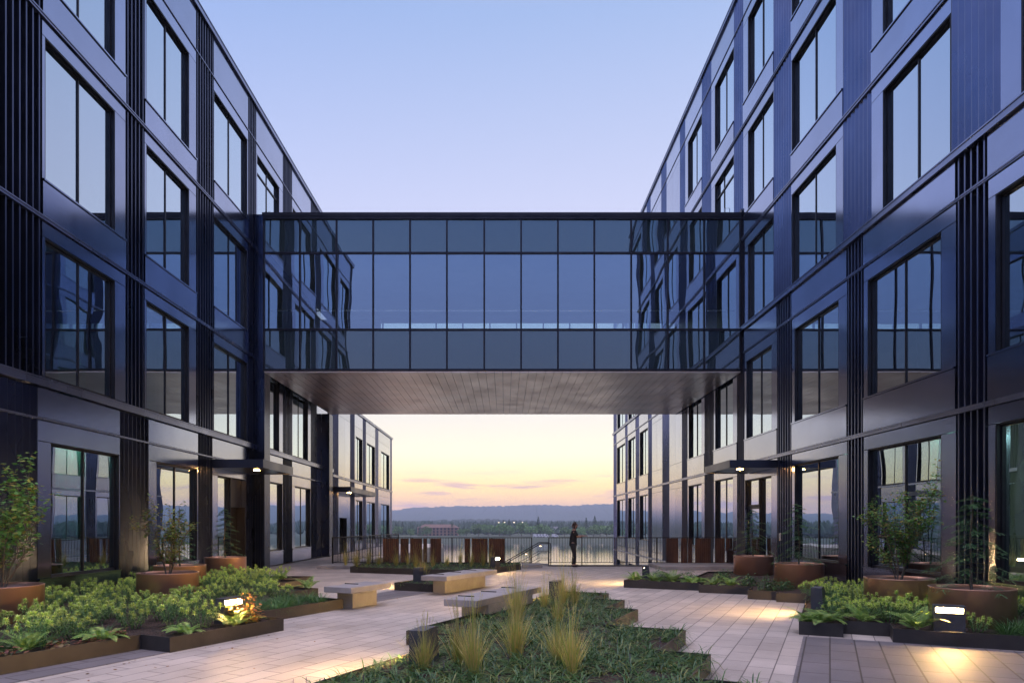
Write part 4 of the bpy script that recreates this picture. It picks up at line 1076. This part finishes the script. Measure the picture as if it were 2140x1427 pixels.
V = [(0,0,.93,(.08,.06)), (.0,0,1.12,(.09,.07)), (.025,0,1.33,(.15,.105)), (.035,0,1.45,(.10,.075)), (.05,0,1.52,(.055,.055)), (.07,0,1.59,(.085,.072)), (.085,0,1.67,(.092,.078)), (.08,0,1.735,(.065,.055)), (.185,0,1.625,.012), (.13,0,1.575,(.045,.04))]
E = [(0,1),(1,2),(2,3),(3,4),(4,5),(5,6),(6,7),(5,9),(6,8)]
def arm(sy, sh, el, wr):
    i = len(V)
    V.extend([(*sh,.055),(*el,.042),(*wr,.028)]); E.extend([(2,i),(i,i+1),(i+1,i+2)])
    wx, wy, wz = wr
    V.append((wx+.07, wy+.02, wz+.0, (.03,.018))); E.append((i+2, i+3))
    for k, (o_, L_) in enumerate(((-.032,.065),(-.011,.078),(.011,.074),(.032,.058))):
        j = len(V); V.extend([(wx+.09, wy+.02+o_, wz+.002, .0095), (wx+.09+L_*.6, wy+.03+o_*1.1, wz-.008, .0085), (wx+.09+L_, wy+.03+o_*1.1, wz-.035, .007)])
        E.extend([(i+3,j),(j,j+1),(j+1,j+2)])
    j = len(V); V.extend([(wx+.045, wy+.02-.045*sy, wz-.004, .011), (wx+.085, wy+.02-.065*sy, wz-.014, .009)]); E.extend([(i+2,j),(j,j+1)])
arm(-1, (.03,-.19,1.395), (.17,-.17,1.17), (.40,.13,1.232)); arm(1, (.03,.19,1.395), (.16,.27,1.19), (.36,.31,1.232))
def leg(sy, hip, kn, an, toe):
    i = len(V); V.extend([(*hip,.09),(*kn,.06),(*an,.042),(*toe,.03)]); E.extend([(0,i),(i,i+1),(i+1,i+2),(i+2,i+3)])
leg(-1, (0,-.095,.86), (.035,-.10,.48), (-.02,-.10,.075), (.14,-.115,.035)); leg(1, (0,.095,.86), (.06,.10,.48), (.06,.11,.075), (.22,.125,.035))
skin('body', V, E, M['skin'], man)
skin('t_shirt', [(0,0,.80,(.15,.125)), (0,0,.86,(.155,.125)), (.0,0,1.10,(.148,.115)), (.025,0,1.32,(.172,.125)), (.035,0,1.445,(.105,.085)), (.03,-.19,1.395,.075), (.10,-.185,1.28,.066), (.135,-.178,1.225,.062), (.03,.19,1.395,.075), (.10,.235,1.29,.066), (.135,.255,1.235,.062)], [(0,1),(1,2),(2,3),(3,4),(3,5),(5,6),(6,7),(3,8),(8,9),(9,10)], M['shirt'], man)
skin('trousers', [(0,0,1.0,(.135,.105)), (0,-.095,.83,.102), (.035,-.10,.48,.074), (.0,-.10,.26,.064), (-.02,-.10,.09,.06), (0,.095,.83,.102), (.06,.10,.48,.074), (.06,.105,.26,.064), (.06,.11,.09,.06)], [(0,1),(1,2),(2,3),(3,4),(0,5),(5,6),(6,7),(7,8)], M['jeans'], man)
for (an, toe) in (((-.05,-.10,.045), (.15,-.115,.035)), ((.03,.11,.045), (.23,.125,.035))):
    skin('shoe', [(*an,.048), ((an[0]+toe[0])/2, (an[1]+toe[1])/2, .046, .047), (*toe,.036)], [(0,1),(1,2)], M['shoe'], man)
skin('hair', [(.045,0,1.62,(.085,.08)), (.06,0,1.70,(.10,.088)), (.07,0,1.745,(.088,.076)), (.13,0,1.745,(.05,.05)), (.02,0,1.585,(.055,.06))], [(0,1),(1,2),(2,3),(0,4)], M['hair'], man)
bd = skin('beard', [(.11,0,1.565,(.045,.05)), (.15,0,1.565,(.03,.035))], [(0,1)], M['hair'], man, 1)

# ------------------------------------------------------------------ across the river
def blob_tree(seed, Hh, rad, kind):
    random.seed(seed); mb = MB(); tb = MB()
    tb.tube([(0,0,0), (.1,0,Hh*.35), (0,.1,Hh*.7)], [.35,.25,.1], 6)
    n = 520
    if kind == 'round':
        lobes = [(U(-.5,.5)*rad, U(-.5,.5)*rad, Hh*U(.35,.78), rad*U(.42,.7)) for _ in range(9)]
        for i in range(n):
            l = random.choice(lobes); t = U(0,6.283); e = math.asin(U(-.7,1)); q = U(.75,1.08)*l[3]
            c = Vector((l[0]+q*math.cos(t)*math.cos(e), l[1]+q*math.sin(t)*math.cos(e), max(.6, l[2]+q*math.sin(e)*.8)))
            round_leaf(mb, c, (U(-1,1), U(-1,1), U(-.6,.6)), (U(-1,1), U(-1,1), .3), U(.7,1.4))
    else:
        for i in range(n):
            q = U(0,1)**1.2; r = rad*(1-q)*U(.5,1.1)*(1+.3*math.sin(q*40)); t = U(0,6.283)
            round_leaf(mb, (r*math.cos(t), r*math.sin(t), Hh*(.1+.9*q)), (math.cos(t), math.sin(t), -.4), (0,0,1), U(.6,1.3)*(1.1-q*.6))
    return tb.mesh('trunk', M['bark']), mb.mesh('crown', M['fartree' if kind == 'round' else 'farcon'])
TP = [blob_tree(200+k, 10.5, 5.2, 'round') for k in range(4)] + [blob_tree(210+k, 13.5, 3.0, 'cone') for k in range(2)]
random.seed(321)
def far_tree(px, y, k, s, label, group):
    t = thing('broadleaf_tree' if k < 4 else 'conifer_tree', label, 'tree', ((px-1055)*y/F, y, -8.7), U(0,6), group); t.scale = (s,s,s*U(.9,1.05))
    link('trunk', TP[k][0], t); link('crown', TP[k][1], t)
for px, s in ((858,.62),(893,.85),(1000,1.15),(1020,1.0),(1044,1.12),(1066,.95),(1090,1.15),(1110,.95),(1130,1.05),(1146,.9),(1180,.9),(1194,.7),(1240,1.0),(1254,1.05),(1268,.9),(1283,1.0),(975,.7),(962,.62),(1214,.85),(1300,1.0),(832,.85)):
    far_tree(px, U(520,545), random.randrange(4), s, 'round crowned tree on the far river bank', 'broadleaf trees of the far bank')
for px, s in ((841,.95),(878,.7),(945,.8),(1052,1.1),(1064,1.05),(1125,1.2),(1225,1.15),(1243,1.25),(862,.75),(827,.9)):
    far_tree(px, U(548,590), 4+random.randrange(2), s, 'dark pointed conifer standing above the far bank trees', 'conifers of the far bank')
for px, s in [(p, U(.6,.85)) for p in range(560, 815, 26)] + [(p, U(.6,.9)) for p in range(200, 560, 40)]:
    pass
# the wood behind, one mass
mb = MB()
random.seed(9)
for i in range(2600):
    y = U(600, 1500); x = U(-1.0, .32)*y; 
    if U(0,1) < .3: x = U(-.17,.17)*y
    h = U(7,13)*(.8 if y < 800 else 1); r = U(2.2,4.5); z = -8.4+(y-600)*.004
    nn = 6; base = len(mb.v); cone = U(0,1) < .4
    ring = []
    pr = [(.3*r, .0), (r, .22*h), (r*(.75 if not cone else .55), .6*h), (r*(.35 if not cone else .2), .88*h), (.05, h)]
    ph = U(0,6)
    vs = [(x+q[0]*math.cos(ph+6.283*k/nn)*U(.7,1.25), y+q[0]*math.sin(ph+6.283*k/nn)*U(.7,1.25), z+q[1]*U(.93,1.07)) for q in pr for k in range(nn)]
    mb.add(vs, [(a*nn+k, a*nn+(k+1) % nn, a*nn+nn+(k+1) % nn, a*nn+nn+k) for a in range(4) for k in range(nn)])
for i in range(420):      # the bank left of the view, seen only in the windows
    y = U(515, 600); x = U(-.95,-.2)*y; h = U(7,13); r = U(2.5,5); nn = 6; ph = U(0,6)
    pr = [(.3*r, .0), (r, .22*h), (r*.75, .6*h), (r*.35, .88*h), (.05, h)]
    vs = [(x+q[0]*math.cos(ph+6.283*k/nn)*U(.7,1.25), y+q[0]*math.sin(ph+6.283*k/nn)*U(.7,1.25), -8.8+q[1]) for q in pr for k in range(nn)]
    mb.add(vs, [(a*nn+k, a*nn+(k+1) % nn, a*nn+nn+(k+1) % nn, a*nn+nn+k) for a in range(4) for k in range(nn)])
tag(mb.build('far_woods', M['farcon']), 'distant woods on the flat land below the hills', 'woods', kind='stuff')
# buildings over there
def PX(px, y): return (px-1055)*y/F
ht = thing('riverside_hotel', 'long brick hotel with a brown hipped roof on the far bank', 'hotel', (0,0,0))
y0 = 560; x0, x1 = PX(872, y0), PX(957, y0)
wb = MB(); wb.box(x0, x1, y0, y0+14, -8.8, -1.8); wb.build('wall', M['hotelwall'], ht)
rf = MB(); rf.add([(x0-.8,y0-.8,-1.79),(x1+.8,y0-.8,-1.79),(x1+.8,y0+14.8,-1.79),(x0-.8,y0+14.8,-1.79),(x0+5,y0+7,.9),(x1-5,y0+7,.9)], [(0,1,5,4),(1,2,5),(2,3,4,5),(3,0,4),(3,2,1,0)]); rf.build('roof', M['hotelroof'], ht)
wm = MB(); wm.box(-.7,.7,-.05,.05,-.75,.75); wmesh = wm.mesh('window', M['hwin'])
for r in range(3):
    for k in range(11):
        o = link('window', wmesh, ht); o.location = (x0+1.6+k*(x1-x0-3.2)/10, y0-.04, -7.4+r*2.25)
for px, w_, y0, zt, lab in ((1161, 9, 640, -3.0, 'small pale building among the trees behind the far bank'), (1236, 12, 700, -2.2, 'low white roofed building behind the man on the far bank')):
    t = thing('pale_building', lab, 'building', (PX(px, y0), y0, -8.6))
    wb = MB(); wb.box(-w_/2, w_/2, 0, 8, 0, zt+8.6); wb.build('wall', M['white'], t)
    wr = MB(); wr.add([(-w_/2-.5,-.5,zt+8.61),(w_/2+.5,-.5,zt+8.61),(w_/2+.5,8.5,zt+8.61),(-w_/2-.5,8.5,zt+8.61),(-w_/2,4,zt+10.2),(w_/2,4,zt+10.2)], [(0,1,5,4),(2,3,4,5),(1,2,5),(3,0,4),(3,2,1,0)]); wr.build('roof', M['roof'], t)
vb = MB(); vb.prism([(-2.4,0),(2.4,0),(2.4,1.05),(1.75,1.2),(1.15,2.1),(-2.4,2.1)], -.9, .9)
vb.v = [(x, z, y+.35) for (x, y, z) in vb.v]; vmesh = vb.mesh('body', M['white'])
wv = MB(); wv.box(.2,1.1,-.92,.92,1.5,2.2); wvm = wv.mesh('window', M['hwin'])
wh = MB(); wh.tube([(0,-.98,0),(0,-.75,0)], .36, 12); whm = wh.mesh('wheel', M['tyre'])
for i, px in enumerate((1121, 1127, 1133, 1140, 1160)):
    t = thing('parked_van', 'white van parked in the row along the far bank', 'van', (PX(px, 514), 514, -8.72), 0, 'white vans parked on the far bank')
    link('body', vmesh, t); link('window', wvm, t)
    for wx in (-1.5, 1.5): o = link('wheel', whm, t); o.location = (wx, 0, .36)
lpm = MB(); lpm.tube([(0,0,0),(0,0,9),(1.2,0,9.4)], .12, 5); lpmesh = lpm.mesh('pole', M['rail'])
lh = MB(); lh.box(.6,2.0,-.5,.5,9.0,9.5); lhm = lh.mesh('lamp_head', M['farlamp'])
for px, y in ((1052,800),(1072,820),(1089,790),(1040,860),(1078,900)):
    t = thing('street_lamp', 'tiny lit street lamp among the far trees', 'street lamp', (PX(px, y), y, -6.5), 0, 'lit street lamps beyond the far bank')
    link('pole', lpmesh, t); link('lamp_head', lhm, t)
# ------------------------------------------------------------------ haze
HAZE = 2.6e-4
hz = MB(); hz.box(-5200, 5200, -60, 5000, -14.5, 128)
hm = bpy.data.materials.new('air_haze'); hm.use_nodes = True; nt = hm.node_tree; nt.nodes.clear()
ho = N(nt, 'ShaderNodeOutputMaterial'); pv = N(nt, 'ShaderNodeVolumePrincipled')
pv.inputs['Color'].default_value = (.74,.85,1,1); pv.inputs['Density'].default_value = HAZE; pv.inputs['Anisotropy'].default_value = 0
nt.links.new(pv.outputs[0], ho.inputs['Volume'])
hz.build('haze', hm)['kind'] = 'stuff'
